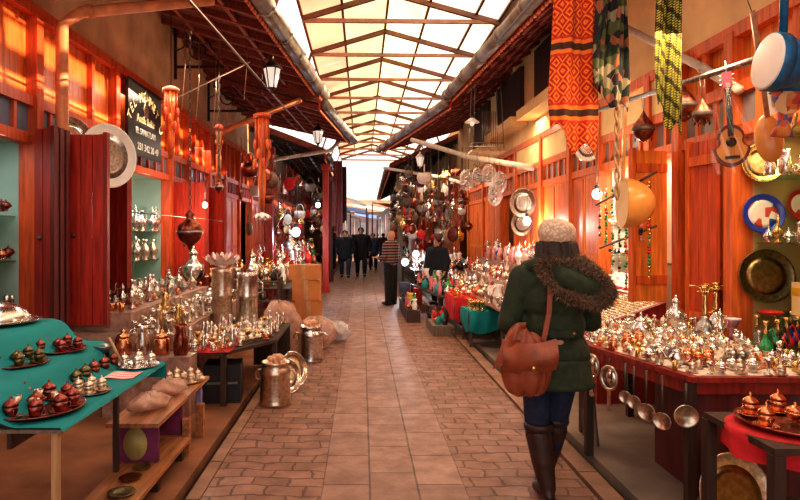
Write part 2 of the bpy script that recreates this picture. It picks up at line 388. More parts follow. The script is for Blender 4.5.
def k_ewer(m):
    b = G().lathe([(.035, 0), (.04, .006), (.016, .03), (.03, .055), (.056, .1), (.05, .135), (.02, .175), (.014, .22), (.026, .245), (.02, .25)], 14)
    l = G().lathe([(.022, .25), (.018, .262), (.006, .272), (.01, .28), (.001, .295)], 10)
    s_ = G().tube([(.045, 0, .1), (.075, 0, .14), (.07, 0, .19), (.085, 0, .225)], [.01, .008, .006, .005], 6)
    h = G().tube([(-.018, 0, .235), (-.06, 0, .225), (-.075, 0, .17), (-.05, 0, .11)], .005, 6)
    return [('body', b, m), ('lid', l, m), ('spout', s_, m), ('handle', h, m)], .075
def k_bowl(m):
    b = G().lathe([(.022, 0), (.028, .004), (.014, .014), (.03, .025), (.055, .05), (.058, .062), (.052, .064), (.045, .058), (.02, .045)], 14, flute=.04, fn=12)
    l = G().lathe([(.05, .062), (.042, .08), (.022, .094), (.006, .1), (.01, .108), (.001, .118)], 12)
    return [('bowl', b, m), ('lid', l, m)], .06
def k_goblet(m):
    return [('goblet', G().lathe([(.03, 0), (.03, .004), (.006, .012), (.008, .045), (.006, .06), (.022, .075), (.032, .1), (.03, .125), (.026, .124), (.02, .09)], 12), m)], .033
def k_vase(m):
    return [('vase', G().lathe([(.035, 0), (.04, .008), (.022, .025), (.05, .08), (.058, .12), (.04, .165), (.016, .19), (.016, .22), (.03, .245), (.026, .246), (.01, .2)], 14, flute=.02, fn=10), m)], .06
def k_dish(m):
    return [('dish', G().lathe([(.05, 0), (.055, .004), (.095, .012), (.11, .022), (.105, .024), (.06, .01)], 18, flute=.015, fn=14), m)], .112
def k_samovar(m):
    b = G().lathe([(.07, 0), (.075, .015), (.04, .04), (.05, .07), (.11, .14), (.125, .2), (.115, .26), (.06, .3), (.065, .31), (.04, .33), (.045, .36), (.03, .37)], 16)
    l = G().lathe([(.05, .37), (.06, .385), (.035, .42), (.012, .44), (.02, .455), (.002, .48)], 12)
    t_ = G().tube([(.11, 0, .12), (.16, 0, .12), (.165, 0, .1)], .01, 6).tube([(.15, 0, .12), (.15, 0, .15)], .006, 5)
    h = G().tube(arc((-.12, 0, .2), .04, 90, 270, 6), .007, 6); h2 = G().tube([(0, .115, .24), (0, .16, .23), (0, .16, .18), (0, .12, .17)], .007, 6)
    return [('body', b, m), ('lid', l, m), ('tap', t_, m), ('handle', h, m), ('handle', h2, m)], .17
def k_cup(m):   # lidded coffee cup on its saucer
    c = G().lathe([(.02, .004), (.024, .008), (.03, .03), (.033, .052)], 12)
    l = G().lathe([(.034, .052), (.03, .066), (.016, .078), (.004, .084), (.007, .092), (.001, .102)], 12)
    s_ = G().lathe([(.03, 0), (.045, .003), (.05, .009), (.045, .009), (.02, .004)], 14)
    h = G().tube(arc((.032, 0, .03), .014, 80, -80, 5), .003, 5)
    return [('cup', c, m), ('lid', l, m), ('saucer', s_, m), ('handle', h, m)], .05
def k_tray(m):
    g = G().lathe([(.15, 0), (.165, .003), (.19, .012), (.2, .022), (.194, .023), (.165, .008), (.02, .006)], 28)
    return [('tray', g, m)], .2
def k_cezve(m):
    b = G().lathe([(.035, 0), (.045, .01), (.04, .05), (.028, .075), (.036, .09), (.032, .09), (.025, .06)], 14)
    h = G().tube([(.034, 0, .082), (.14, 0, .11)], [.005, .004], 6)
    return [('pot', b, m), ('handle', h, m)], .06
def k_candle(m):
    return [('candlestick', G().lathe([(.04, 0), (.042, .006), (.012, .02), (.018, .05), (.008, .07), (.016, .1), (.008, .13), (.02, .16), (.024, .18), (.012, .182)], 12), m)], .042
def k_jug(m):
    b = G().lathe([(.05, 0), (.055, .01), (.06, .1), (.045, .16), (.04, .2), (.055, .24), (.05, .24), (.035, .19)], 14)
    h = G().tube([(-.045, 0, .22), (-.1, 0, .2), (-.1, 0, .12), (-.058, 0, .07)], .007, 6)
    return [('body', b, m), ('handle', h, m)], .075
def k_canister(m):
    b = G().lathe([(.045, 0), (.048, .005), (.048, .09), (.04, .1)], 14)
    l = G().lathe([(.042, .1), (.036, .115), (.012, .128), (.016, .14), (.001, .15)], 12)
    return [('body', b, m), ('lid', l, m)], .05
def k_glass(m):
    return [('glass', G().lathe([(.02, 0), (.024, .004), (.018, .035), (.026, .075), (.023, .075), (.015, .03)], 10), m)], .028
def k_figur(m):
    b = G().lathe([(.03, 0), (.035, .01), (.028, .05), (.038, .09), (.02, .13), (.026, .16), (.02, .185), (.001, .2)], 12)
    return [('figurine', b, m)], .04
def k_hookah(m):
    b = G().lathe([(.04, 0), (.06, .02), (.065, .06), (.04, .11), (.02, .14), (.022, .16)], 14)
    st = G().lathe([(.02, .16), (.012, .18), (.02, .22), (.01, .26), (.018, .3), (.008, .33)], 10)
    t_ = G().lathe([(.012, .33), (.05, .335), (.05, .34), (.012, .34), (.014, .36), (.028, .385), (.025, .385)], 14)
    hs = G().tube([(.02, 0, .18), (.08, .02, .2), (.11, 0, .14), (.1, -.04, .06), (.06, -.07, .1), (.02, -.075, .16)], .006, 6)
    return [('base', b, m[0]), ('stem', st, m[1]), ('bowl', t_, m[1]), ('hose', hs, m[2])], .12
KINDS = dict(teapot=k_teapot, ewer=k_ewer, sugar_bowl=k_bowl, goblet=k_goblet, vase=k_vase, dish=k_dish, samovar=k_samovar, coffee_cup=k_cup, serving_tray=k_tray,
             coffee_pot=k_cezve, candlestick=k_candle, jug=k_jug, canister=k_canister, tea_glass=k_glass, figurine=k_figur, hookah=k_hookah)
CAT = dict(teapot='teapot', ewer='ewer', sugar_bowl='sugar bowl', goblet='goblet', vase='vase', dish='dish', samovar='samovar', coffee_cup='cup', serving_tray='tray',
           coffee_pot='coffee pot', candlestick='candlestick', jug='jug', canister='canister', tea_glass='glass', figurine='figurine', hookah='hookah')
PROTO = {}
def proto(kind, m, whole):
    key = (kind, m, whole)
    if key not in PROTO:
        parts, r = KINDS[kind](m)
        if whole or len(parts) == 1:
            g = G(); mats = []
            for (_, q, mm) in parts:
                if mm not in mats: mats.append(mm)
                off = len(g.v); g.v += q.v; g.f += [tuple(i + off for i in f) for f in q.f]; g.m += [mats.index(mm)] * len(q.f); g.sm += q.sm
            PROTO[key] = ([(kind, g.mesh(kind, mats))], r)
        else: PROTO[key] = ([(n, q.mesh(n, mm)) for (n, q, mm) in parts], r)
    return PROTO[key]
def put(kind, m, loc, rz=0, s=1, label='', group=None, whole=False, tilt=None):
    parts, r = proto(kind, m, whole)
    if len(parts) == 1:
        o = bpy.data.objects.new(kind, parts[0][1]); COL.objects.link(o)
        tag(o, label, CAT[kind], group)
    else:
        o = thing(kind, label, CAT[kind], group=group)
        for n, me in parts:
            c = bpy.data.objects.new(n, me); COL.objects.link(c); c.parent = o
    o.location = loc; o.rotation_euler = (tilt[0], tilt[1], rz) if tilt else (0, 0, rz); o.scale = (s, s, s)
    return o
MN = dict(silver='bright silver', silver_warm='warm-toned silver', silver_dark='darkened silver', brass='golden brass', brass_dark='dull brass', copper='shiny copper', copper_dark='dark copper',
          copper_red='deep red copper', bronze_green='green-brown bronze', white_enamel='white', pink_enamel='pink', green_glass='green glass', blue_glass='blue glass', red_glass='red glass', yellow_glass='yellow glass', black_glass='black', floral_enamel='flower-painted', pink_marble='pink marbled', yellow_plastic='yellow', pink_plastic='pink plastic', teal_plastic='teal', red_cloth='red', clear_glass='clear')
NM = {k: k.replace('_', ' ') for k in KINDS}
TAKEN = []
def inside(p, poly):
    c = False; n = len(poly)
    for i in range(n):
        (x1, y1), (x2, y2) = poly[i], poly[(i + 1) % n]
        if (y1 > p[1]) != (y2 > p[1]) and p[0] < (x2 - x1) * (p[1] - y1) / (y2 - y1) + x1: c = not c
    return c
def scatter(poly, z, mix, n, where, whole=True, smin=.9, smax=1.2, zfn=None, seed=0, gap=.004, taken=None):
    """mix: list of (kind, material, weight); where: words for where they stand"""
    rr = random.Random(seed + 101)
    xs = [p[0] for p in poly]; ys = [p[1] for p in poly]; pts = taken if taken is not None else []
    pool = [(k, m) for k, m, w in mix for _ in range(w)]; done = 0; out = []
    for _ in range(n * 40):
        if done >= n: break
        k, m = rr.choice(pool); s = rr.uniform(smin, smax); _, r = proto(k, m, whole); r = r * s
        x = rr.uniform(min(xs), max(xs)); y = rr.uniform(min(ys), max(ys))
        if not inside((x, y), poly): continue
        if not all(inside((x + r * .8 * math.cos(a), y + r * .8 * math.sin(a)), poly) for a in (0, PI / 2, PI, 3 * PI / 2)): continue
        if any((x - a) ** 2 + (y - b) ** 2 < (r + q + gap) ** 2 for a, b, q in pts): continue
        pts.append((x, y, r)); done += 1
        zz = zfn(x, y) if zfn else z
        out.append(put(k, m, (x, y, zz + .001), rr.uniform(0, 2 * PI), s, f'{MN.get(m, "")} {NM[k]} {where}'.strip(), f'{MN.get(m, "")} {NM[k]}s {where}', whole))
    return out

# ================================================================== THE SETTING
Y0, Y1 = -3.0, 34.0
# cobbled flanks and centre slabs (separate flat strips that meet edge to edge)
struct('floor_1', G().box(-.97, -.25, Y0, 42, -.1, 0), 'cobbles')
struct('floor_2', G().box(-.25, .65, Y0, 42, -.1, 0), 'slabs')
struct('floor_3', G().box(.65, 1.42, Y0, 42, -.1, 0), 'cobbles')
struct('floor_4', G().box(-3.6, -1.13, Y0, 42, -.1, 0), 'earth')
struct('floor_5', G().box(1.66, 3.6, Y0, 42, -.1, 0), 'concrete')
struct('trim_1', G().box(-1.13, -.97, Y0, 42, -.14, -.075), 'dark_metal')   # gutter channel beds
struct('trim_2', G().box(1.42, 1.66, Y0, 42, -.14, -.075), 'dark_metal')
g = G()
y = Y0
while y < 24:
    g.box(-1.06, -.975, y, y + .585, -.08, .004, 0)
    y += .6
struct('trim_3', g, 'gutter_stone')
g = G(); y = Y0
while y < 24:
    g.box(1.44, 1.565, y, y + .685, -.08, .012, 0); y += .7
struct('trim_4', g, 'gutter_stone')

ZT, ZS, ZM = 3.5, 2.76, 2.42     # top of joinery, transom rail, display head
def facade(side, wood, wood2, pane, panelmat, plaster, ztop, zs, zm, bays, first):
    X = side * 2.9; s = side
    def bx(g, a, b, y0, y1, z0, z1, mi=0):   # a,b = depth offsets outward (towards street is negative)
        x0, x1 = sorted((X + s * a, X + s * b)); return g.box(x0, x1, y0, y1, z0, z1, mi)
    nm = 'left' if side < 0 else 'right'
    g = G(); bx(g, .02, .25, Y0, Y1, ztop, 4.9); struct('wall_' + nm, g, plaster)
    g = G(); bx(g, .55, .7, Y0, Y1, 0, ztop); struct('wall_%s_back' % nm, g, 'plaster_brown')  # unseen backing wall, added to keep world light out from behind
    g = G(); bx(g, 0, .3, Y0, Y1, 0, .55); struct('wall_%s_base' % nm, g, plaster)
    g = G(); bx(g, -.05, .1, Y0, Y1, ztop - .05, ztop + .05); bx(g, -.03, .08, Y0, Y1, zs - .05, zs + .04); bx(g, -.03, .1, Y0, Y1, zm - .04, zm + .05)
    struct('trim_%s_rails' % nm, g, wood)
    n = first
    for (a, b, kind, cnt) in bays:
        w = sempty('window_%d' % n, (0, 0, 0)); n += 1
        g = G()
        bx(g, -.06, .12, a - .055, a + .055, .55, ztop)
        g.obj('window_frame', wood, w)
        # tall transom panels above
        g = G(); k = max(2, int(round((b - a) / .55)))
        for i in range(1, k): yy = a + (b - a) * i / k; bx(g, -.02, .06, yy - .03, yy + .03, zs, ztop)
        g.obj('mullion', wood, w)
        cream = side > 0 and 5.4 < a < 10
        g = G(); bx(g, -.03 if cream else .04, .07, a + (.055 if cream else 0), b - (.055 if cream else 0), zs + .04, ztop - .05); g.obj('transom_panel', 'plaster_cream' if cream else panelmat, w)
        # small window row
        g = G(); k = max(2, int(round((b - a) / .27)))
        for i in range(1, k): yy = a + (b - a) * i / k; bx(g, -.01, .05, yy - .02, yy + .02, zm, zs)
        g.obj('glazing_bar', wood, w)
        g = G(); bx(g, .02, .035, a, b, zm, zs); g.obj('pane', pane, w)
        if kind == 'shut':
            g = G(); g2 = G(); m = max(1, cnt); L = (b - a - .11) / m
            for i in range(m):
                y0 = a + .055 + L * i + .012; y1 = y0 + L - .024
                bx(g, .0, .04, y0, y1, .55, zm - .04)
                for (u0, u1) in ((.62, 1.25), (1.33, 2.3)):
                    bx(g2, -.012, .0, y0 + .07, y1 - .07, u0, u1)
            g.obj('shutter', wood2, w); g2.obj('raised_panel', wood, w)
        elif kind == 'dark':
            g = G(); bx(g, .3, .34, a, b, .55, zm); g.obj('interior_shade', 'black_box', w)  # flat black sheet stands in for the shade inside the shop
        else:
            g = G(); bx(g, .5, .53, a, b, .55, zm); bx(g, .1, .5, a + .04, a + .06, .55, zm); bx(g, .1, .5, b - .06, b - .04, .55, zm); bx(g, .05, .5, a, b, .55, .62); bx(g, .1, .5, a, b, zm - .03, zm + .01)
            g.obj('display_lining', kind, w)
            for i, zz in enumerate(cnt):
                g = G(); bx(g, .12, .48, a + .06, b - .06, zz - .012, zz); g.obj('glass_shelf', 'shelf_glass', w)
    return n
LS = (1.0, 1.38, 1.78)
n = facade(-1, 'red_orange_wood', 'red_wood', 'glass_blue', 'orange_wood', 'plaster_tan', 3.55, ZS, ZM, [
    (1.2, 2.9, 'shut', 3), (2.9, 4.1, 'shut', 2), (4.1, 5.3, 'display_green', (.98, 1.36, 1.75)), (5.3, 7.0, 'dark', 1), (7.0, 9.0, 'display_green', (1.22, 1.62)), (9.0, 9.9, 'shut', 2), (9.9, 11.3, 'shut', 2),
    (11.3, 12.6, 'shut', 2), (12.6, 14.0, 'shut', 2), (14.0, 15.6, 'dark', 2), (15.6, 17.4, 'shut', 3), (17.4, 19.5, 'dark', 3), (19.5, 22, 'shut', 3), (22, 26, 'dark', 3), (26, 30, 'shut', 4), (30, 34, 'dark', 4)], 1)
facade(1, 'orange_wood', 'orange_wood_bright', 'glass_grey', 'orange_wood_bright', 'plaster_cream', 3.15, 2.72, 2.38, [
    (1.0, 2.4, 'shut', 2), (2.4, 3.3, 'shut', 2), (3.3, 4.66, 'display_yellow', (1.0, 1.53, 2.02)), (4.66, 5.45, 'shut', 1), (5.45, 6.0, 'display_white', (1.3,)), (6.0, 7.25, 'display_white', (1.05, 1.35, 1.7, 2.05)), (7.25, 8.3, 'shut', 2), (8.3, 9.6, 'shut', 2),
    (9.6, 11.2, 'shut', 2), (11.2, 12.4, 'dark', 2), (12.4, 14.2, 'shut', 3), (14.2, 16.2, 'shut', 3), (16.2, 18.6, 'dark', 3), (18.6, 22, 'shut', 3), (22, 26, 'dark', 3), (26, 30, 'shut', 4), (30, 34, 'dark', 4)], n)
# upper-storey openings, their inner shade given as solid dark boxes, and cream ledge, right
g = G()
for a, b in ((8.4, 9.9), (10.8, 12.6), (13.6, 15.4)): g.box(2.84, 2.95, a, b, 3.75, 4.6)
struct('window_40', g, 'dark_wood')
g = G()
for a, b in ((8.2, 10.2), (10.6, 12.8)): g.box(2.62, 2.92, a, b, 3.5, 3.66)
struct('trim_5', g, 'plaster_cream')
# end walls to the street that close the sides far away and behind
struct('wall_far', G().box(-3.6, -1.5, 33.8, 34.1, 0, 4.9).box(1.6, 3.6, 33.8, 34.1, 0, 4.9), 'plaster_brown')

# eaves: deck of planks, rafters below, fascia and half-round gutter in joints
def eave(nm, pts, xw, zw, ze, raf, deck, gr=.085, step=.55, cap_out=3.0):
    """pts: eave line [(x,y)...]; wall line at x=xw z=zw; roof carries on beyond the wall"""
    s = 1 if xw > 0 else -1
    def ex(y):
        for (x0, y0), (x1, y1) in zip(pts, pts[1:]):
            if y0 <= y <= y1: return x0 + (x1 - x0) * (y - y0) / (y1 - y0)
        return pts[-1][0]
    roof = sempty('ceiling_' + nm)
    g = G(); g2 = G()
    for (x0, y0), (x1, y1) in zip(pts, pts[1:]):
        zb = zw + .95  # unseen rise past the wall, height chosen to cut off low sun
        for t0, t1 in ((0, .03),):
            vs = [(x0, y0, ze + .06), (xw, y0, zw + .06), (xw + s * 1.6, y0, zb + .06), (x1, y1, ze + .06), (xw, y1, zw + .06), (xw + s * 1.6, y1, zb + .06)]
            up = [(a, b, c + .04) for a, b, c in vs]
            g._add(vs + up, [(0, 1, 4, 3), (1, 2, 5, 4), (6, 9, 10, 7), (7, 10, 11, 8), (0, 3, 9, 6), (0, 6, 7, 1), (1, 7, 8, 2), (3, 4, 10, 9), (4, 5, 11, 10), (2, 8, 11, 5)])
            g2._add([(a, b, c + .045) for a, b, c in vs] + [(a, b, c + .16) for a, b, c in vs], [(0, 1, 4, 3), (1, 2, 5, 4), (6, 9, 10, 7), (7, 10, 11, 8), (0, 3, 9, 6), (0, 6, 7, 1), (1, 7, 8, 2), (3, 4, 10, 9), (4, 5, 11, 10), (2, 8, 11, 5)])
    g.obj('plank_deck', deck, roof); g2.obj('tile_layer', 'rafter_wood', roof)
    g = G(); y = pts[0][1] + .2
    while y < pts[-1][1] - .05:
        x = ex(y); g.bar((x + s * .02, y, ze), (xw, y, zw), .07, .1); y += step
    g.obj('rafter', raf, roof)
    g = G()
    for k in (.25, .5, .75):
        for (x0, y0), (x1, y1) in zip(pts, pts[1:]):
            a = (x0 + (xw - x0) * k, y0, ze + (zw - ze) * k - .02); b = (x1 + (xw - x1) * k, y1, ze + (zw - ze) * k - .02); g.bar(a, b, .05, .05)
    g.obj('batten', raf, roof)
    g = G()
    for (x0, y0), (x1, y1) in zip(pts, pts[1:]): g.bar((x0, y0, ze + .03), (x1, y1, ze + .03), .04, .2)
    g.obj('fascia', 'red_wood', roof)
    g = G(); y = pts[0][1]; i = 0
    while y < pts[-1][1] - .1:
        yb = min(y + 1.0, pts[-1][1]); xa = ex(y) - s * .1; xb = ex(yb) - s * .1
        g.tube([(xa, y, ze + .04), (xb, yb, ze + .04)], gr, 12, 0); g.tube([(xb, yb - .05, ze + .04), (xb, yb, ze + .04)], gr + .014, 12, 0); y = yb
    g.obj('gutter', 'gutter_metal', roof)
    g = G(); y = pts[0][1]
    while y < pts[-1][1] - .05:
        g.ell((ex(y) - s * .015, y, ze - .08), (.022, .03, .03), 6, 4, 0); y += .12
    g.obj('tile_end', 'pipe_paint', roof)
    return roof
LE = lambda y: -1.25 + (y - 6.7) * .086
RE = lambda y: 2.04 - (y - 6.7) * .064
eave('left_near', [(LE(-3), -3), (LE(11.5), 11.5)], -2.9, 4.7, 4.2, 'rafter_wood', 'deck_wood', .11)
eave('right_near', [(RE(-3), -3), (RE(11.5), 11.5)], 2.9, 4.75, 4.2, 'rafter_wood', 'deck_wood', .1)
eave('left_mid', [(-.78, 11.0), (-.32, 15.2)], -2.9, 4.5, 3.92, 'rafter_wood', 'deck_wood', .09)
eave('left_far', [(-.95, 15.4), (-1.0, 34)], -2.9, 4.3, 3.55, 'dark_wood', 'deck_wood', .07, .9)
eave('right_mid', [(1.72, 11.6), (.62, 18)], 2.9, 4.7, 4.08, 'rafter_wood', 'deck_wood', .09)
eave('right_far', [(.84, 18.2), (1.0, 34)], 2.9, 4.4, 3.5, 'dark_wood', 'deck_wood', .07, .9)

# street canopy: trusses, purlins and translucent sheets
XL, XR, XA, ZL, ZR, ZA = -1.05, 2.4, .48, 5.35, 5.27, 5.8
can = sempty('ceiling_canopy')
TY = [2.5 + 2 * i for i in range(15)]
for ty in TY:
    G().bar((XL, ty, ZL), (XA, ty, ZA), .07, .09).bar((XA, ty, ZA), (XR, ty, ZR), .07, .09).obj('truss_rafter', 'truss_metal', can)
    G().bar((XL, ty, ZL - .03), (XR, ty, ZR + .02), .05, .07).obj('tie_beam', 'tie_metal', can)
zs_ = lambda x: ZL + (ZA - ZL) * (x - XL) / (XA - XL) if x < XA else ZA + (ZR - ZA) * (x - XA) / (XR - XA)
for x in (XL, -.35, XA, 1.2, 2.0, XR):
    G().bar((x, 2, zs_(x) + .05), (x, 31.5, zs_(x) + .05), .045, .04).obj('purlin', 'truss_metal', can)
def sheet(xa, xb, m, nm):
    g = G(); yy = [2 + 2 * i for i in range(15)]
    for i in range(14):
        g.grid(lambda u, v: (xa + (xb - xa) * u, yy[i] + 2.02 * v, zs_(xa + (xb - xa) * u) + .09 + .012 * math.sin(9 * v + i) * math.sin(PI * u) + .004 * (i % 2)), 4, 6, 0)
    g.obj(nm, m, can)
sheet(XL, -.35, 'sheet_orange', 'roof_sheet'); sheet(-.35, XA, 'sheet_yellow', 'roof_sheet'); sheet(XA, 1.2, 'sheet_yellow', 'roof_sheet'); sheet(1.2, XR + .05, 'sheet_pink', 'roof_sheet')
for i in range(14): G().box(XR + .04, XR + .07, 2 + 2 * i, 3.99 + 2 * i, 5.15, 5.36).obj('sun_trim_strip', 'truss_metal', can)  # strip added below the canopy edge to narrow the band of sun
for s_, x in ((-1, XL), (1, XR)):
    g = G()
    for ty in TY[1::2]:
        g.bar((x, ty, zs_(x)), (x + s_ * .35, ty, 4.35 + (0 if s_ < 0 else .1)), .05, .05)
    g.obj('canopy_post', 'truss_metal', can)

# ------------------------------------------------------------------ pipes, brackets, rods
def pipe(pts, r, label, m='pipe_paint', name='downpipe'):
    o = thing(name, label, 'pipe'); q = G().tube(pts, r, 12); q.obj('pipe', m, o)
    for p, nx in zip(pts[-2:], pts[-1:]):
        d = (Vector(nx) - Vector(p)); a = Vector(p) + d * .04; b = Vector(p) + d * .04 + d.normalized() * .05; G().tube([a, b], r * 1.2, 12).obj('collar', m, o)
    return o
pipe([(-2.74, 5.48, .8), (-2.74, 5.48, 3.5), (-2.6, 5.55, 3.64), (-1.6, 6.4, 4.08)], .055, 'thick orange-brown downpipe bent towards the gutter beside the near red shutters')
pipe([(-2.7, 11.3, .8), (-2.7, 11.3, 3.42), (-2.6, 11.2, 3.5), (-1.1, 10.8, 4.0)], .05, 'pale orange pipe slanting up to the end of the first gutter', 'pipe_paint')
pipe([(-2.65, 13.2, 3.1), (-.75, 14.2, 3.55), (-.55, 14.4, 3.8)], .045, 'thin pale pipe under the second dark eave', 'pipe_white')
pipe([(2.78, 6.35, 3.78), (2.8, 4.97, 2.98), (2.8, 4.45, 2.66)], .035, 'thick white-painted arm slanting down over the cream wall above the window', 'pipe_white', 'support_arm')
pipe([W(412, 140, 13.0), W(470, 157, 11.2), (2.78, 9.75, wz(168, 9.75))], .05, 'white horizontal pipe below the further gutter', 'pipe_white', 'support_arm')
pipe([W(384, 168, 16.5), W(445, 178, 15), W(476, 187, 14)], .04, 'pale pipe low over the stalls far along the street', 'pipe_white', 'support_arm')
def rod(p0, p1, r, label, m='iron'):
    return tag(G().tube([p0, p1], r, 8).obj('hanging_rod', m), label, 'rod')
ROD0, ROD1 = (2.45, 6.3, 2.88), (2.42, 3.62, 2.66)
rod(ROD0, ROD1, .022, 'long thin rod below the cream wall that carries dark gourds and a small guitar', 'silver_dark')
rod((-1.5, 3.3, 3.5), (-1.1, 12, 3.6), .012, 'thin iron rod under the rafters that carries the hanging bundles')
rod((1.5, 3.2, 3.5), (1.35, 6.0, 3.5), .015, 'iron rod under the gutter with rugs and scarves over it')
rod((-2.85, 5.35, 1.86), (-2.1, 9.0, 1.78), .006, 'thin wire strung in front of the red shutter')
rod(W(118, 126, 8.6), W(250, 62, 8.3), .012, 'thin pale stick slanting up to the rafters', 'pipe_white')
for i, (px, py, Y, lab) in enumerate(((180, 50, 9.2, 'black scrolled iron bracket high on the tan wall nearer the shop sign'), (226, 97, 11.2, 'black scrolled iron bracket high on the tan wall beyond the first'))):
    x, _, z = W(px, py, Y); x = -2.86
    o = thing('wall_bracket', lab, 'bracket', (x, Y, z))
    G().box(-.02, .02, -.02, .02, -.45, .35).box(0, .75, -.015, .015, -.28, -.24).obj('arm', 'dark_metal', o)
    sp = [(.36 + .2 * (1 - t / 24) * math.cos(t * .55), 0, .0 + .22 * (1 - t / 24) * math.sin(t * .55)) for t in range(24)]
    G().tube(sp, .013, 6).tube([(0, 0, -.02), (.2, 0, .08), (.45, 0, -.05), (.73, 0, -.25)], .012, 6).obj('scroll', 'dark_metal', o)

# ------------------------------------------------------------------ camera, world, sun
cam = bpy.data.cameras.new('Camera'); co = bpy.data.objects.new('Camera', cam); COL.objects.link(co)
co.location = (0, 0, 1.6); co.rotation_euler = (PI / 2, 0, 0)
cam.sensor_width = 36; cam.lens = 27; cam.shift_x = 38 / 800; cam.shift_y = -17 / 800; cam.clip_start = .05; cam.clip_end = 300
sc.camera = co
w = bpy.data.worlds.new('World'); sc.world = w; w.use_nodes = True
bg = w.node_tree.nodes['Background']; bg.inputs[0].default_value = (1, .93, .86, 1); bg.inputs[1].default_value = 2.0
def light(kind, name, loc, e, c=(1, 1, 1), size=.1, rot=(0, 0, 0), sy=None):
    l = bpy.data.lights.new(name, kind); l.energy = e; l.color = c
    o = bpy.data.objects.new(name, l); COL.objects.link(o); o.location = loc; o.rotation_euler = rot
    if kind == 'AREA':
        l.size = size
        if sy: l.shape = 'RECTANGLE'; l.size_y = sy
    elif kind in ('POINT', 'SPOT'): l.shadow_soft_size = size
    return o
d = Vector((-1, .08, -.41)).normalized()
so = light('SUN', 'Sun', (10, 0, 10), 34, (1, .82, .6)); so.data.angle = .012
so.rotation_euler = d.to_track_quat('-Z', 'Y').to_euler()
sc.view_settings.view_transform = 'Standard'; sc.view_settings.look = 'Medium High Contrast'; sc.view_settings.exposure = -0.55

# ================================================================== STALLS AND GOODS, left side
def table(name, label, poly, z, top, legm, cat='table', th=.03, legs=True, group=None, apron=None, legr=.025):
    o = thing(name, label, cat, group=group)
    G().prism(poly, z - th, z).obj('tabletop', top, o)
    cx = sum(p[0] for p in poly) / len(poly); cy = sum(p[1] for p in poly) / len(poly)
    if legs:
        for x, y in poly:
            x += (cx - x) * .06; y += (cy - y) * .06; G().bar((x, y, 0), (x, y, z - th), legr * 2, legr * 2).obj('leg', legm, o)
        if apron:
            for (x0, y0), (x1, y1) in zip(poly, poly[1:] + poly[:1]):
                a = [(x0 + (cx - x0) * .05, y0 + (cy - y0) * .05, z - th - .04), (x1 + (cx - x1) * .05, y1 + (cy - y1) * .05, z - th - .04)]; G().bar(a[0], a[1], .02, .07).obj('rail', apron, o)
    return o
def rect(x0, x1, y0, y1): return [(x0, y0), (x1, y0), (x1, y1), (x0, y1)]
def crate(label, x0, x1, y0, y1, z0, z1, m='dark_wood', name='wooden_crate', cat='crate', group=None):
    o = thing(name, label, cat, ((x0 + x1) / 2, (y0 + y1) / 2, z0), 0, group); a, b, h = (x1 - x0) / 2, (y1 - y0) / 2, z1 - z0
    G().box(-a, a, -b, b, h - .025, h).obj('lid', m, o)
    G().box(-a, a, -b, -b + .02, 0, h - .025).box(-a, a, b - .02, b, 0, h - .025).box(-a, -a + .02, -b + .02, b - .02, 0, h - .025).box(a - .02, a, -b + .02, b - .02, 0, h - .025).obj('side', m, o)
    return o
# --- turquoise table, front
TL = [(-2.75, 2.47), (-1.235, 2.47), (-1.235, 3.715), (-2.75, 3.715)]
table('market_table', 'long trestle table under the turquoise cloth beside the wooden bench', TL, .79, 'grey_wood', 'pale_wood', th=.016, legs=False)
for lx_, ly_, lm_ in ((-1.29, 2.53, 'pale_wood'), (-2.69, 2.53, 'pale_wood'), (-1.5, 3.66, 'dark_wood'), (-2.69, 3.66, 'dark_wood')): G().box(lx_ - .014, lx_ + .014, ly_ - .014, ly_ + .014, 0, .774).obj('leg', lm_, bpy.data.objects['market_table'])
G().box(-1.51, -1.49, 2.55, 3.65, .68, .774).obj('rail', 'dark_wood', bpy.data.objects['market_table'])
for nm, x1, z, lab in (('wooden_riser', -1.62, .915, 'low plank riser under the turquoise cloth, middle step'), ('wooden_riser', -1.9, 1.06, 'tall plank riser under the turquoise cloth, top step')):
    x0 = -2.72 if z > 1 else -1.9
    crate(lab, x0, x1 - .02, 2.5, 3.7, .792, z - .006, 'dark_wood', nm, 'riser')
def cloth_profile(u, v):
    # cross-section from wall side to table edge, draped over steps
    P = [(-2.74, 1.068), (-1.93, 1.068), (-1.86, 1.05), (-1.78, .955), (-1.72, .924), (-1.62, .924), (-1.56, .9), (-1.5, .825), (-1.44, .801), (-1.225, .801), (-1.222, .785)]
    L = [0]; 
    for a, b in zip(P, P[1:]): L.append(L[-1] + math.dist(a, b))
    t = u * L[-1]
    for i in range(len(P) - 1):
        if t <= L[i + 1] + 1e-9: k = (t - L[i]) / (L[i + 1] - L[i]); x = P[i][0] + (P[i + 1][0] - P[i][0]) * k; z = P[i][1] + (P[i + 1][1] - P[i][1]) * k; break
    y = 2.455 + 1.28 * v
    wv = .006 * math.sin(9 * y + 4 * x) * (1 if -1.85 < x < -1.45 else .15)
    return (x, y, z + abs(wv))
g = G().grid(cloth_profile, 60, 16, 0)
g.grid(lambda u, v: (lambda p: (p[0], 3.735 + .004 * math.sin(u * 40) + .004, p[2] - v * .1))(cloth_profile(u, 1)), 60, 3)
tag(g.obj('tablecloth', 'turquoise_cloth'), 'turquoise cloth draped over the stepped front table', 'tablecloth')
ZC = .803; ZMID = .927; ZTOP = 1.071
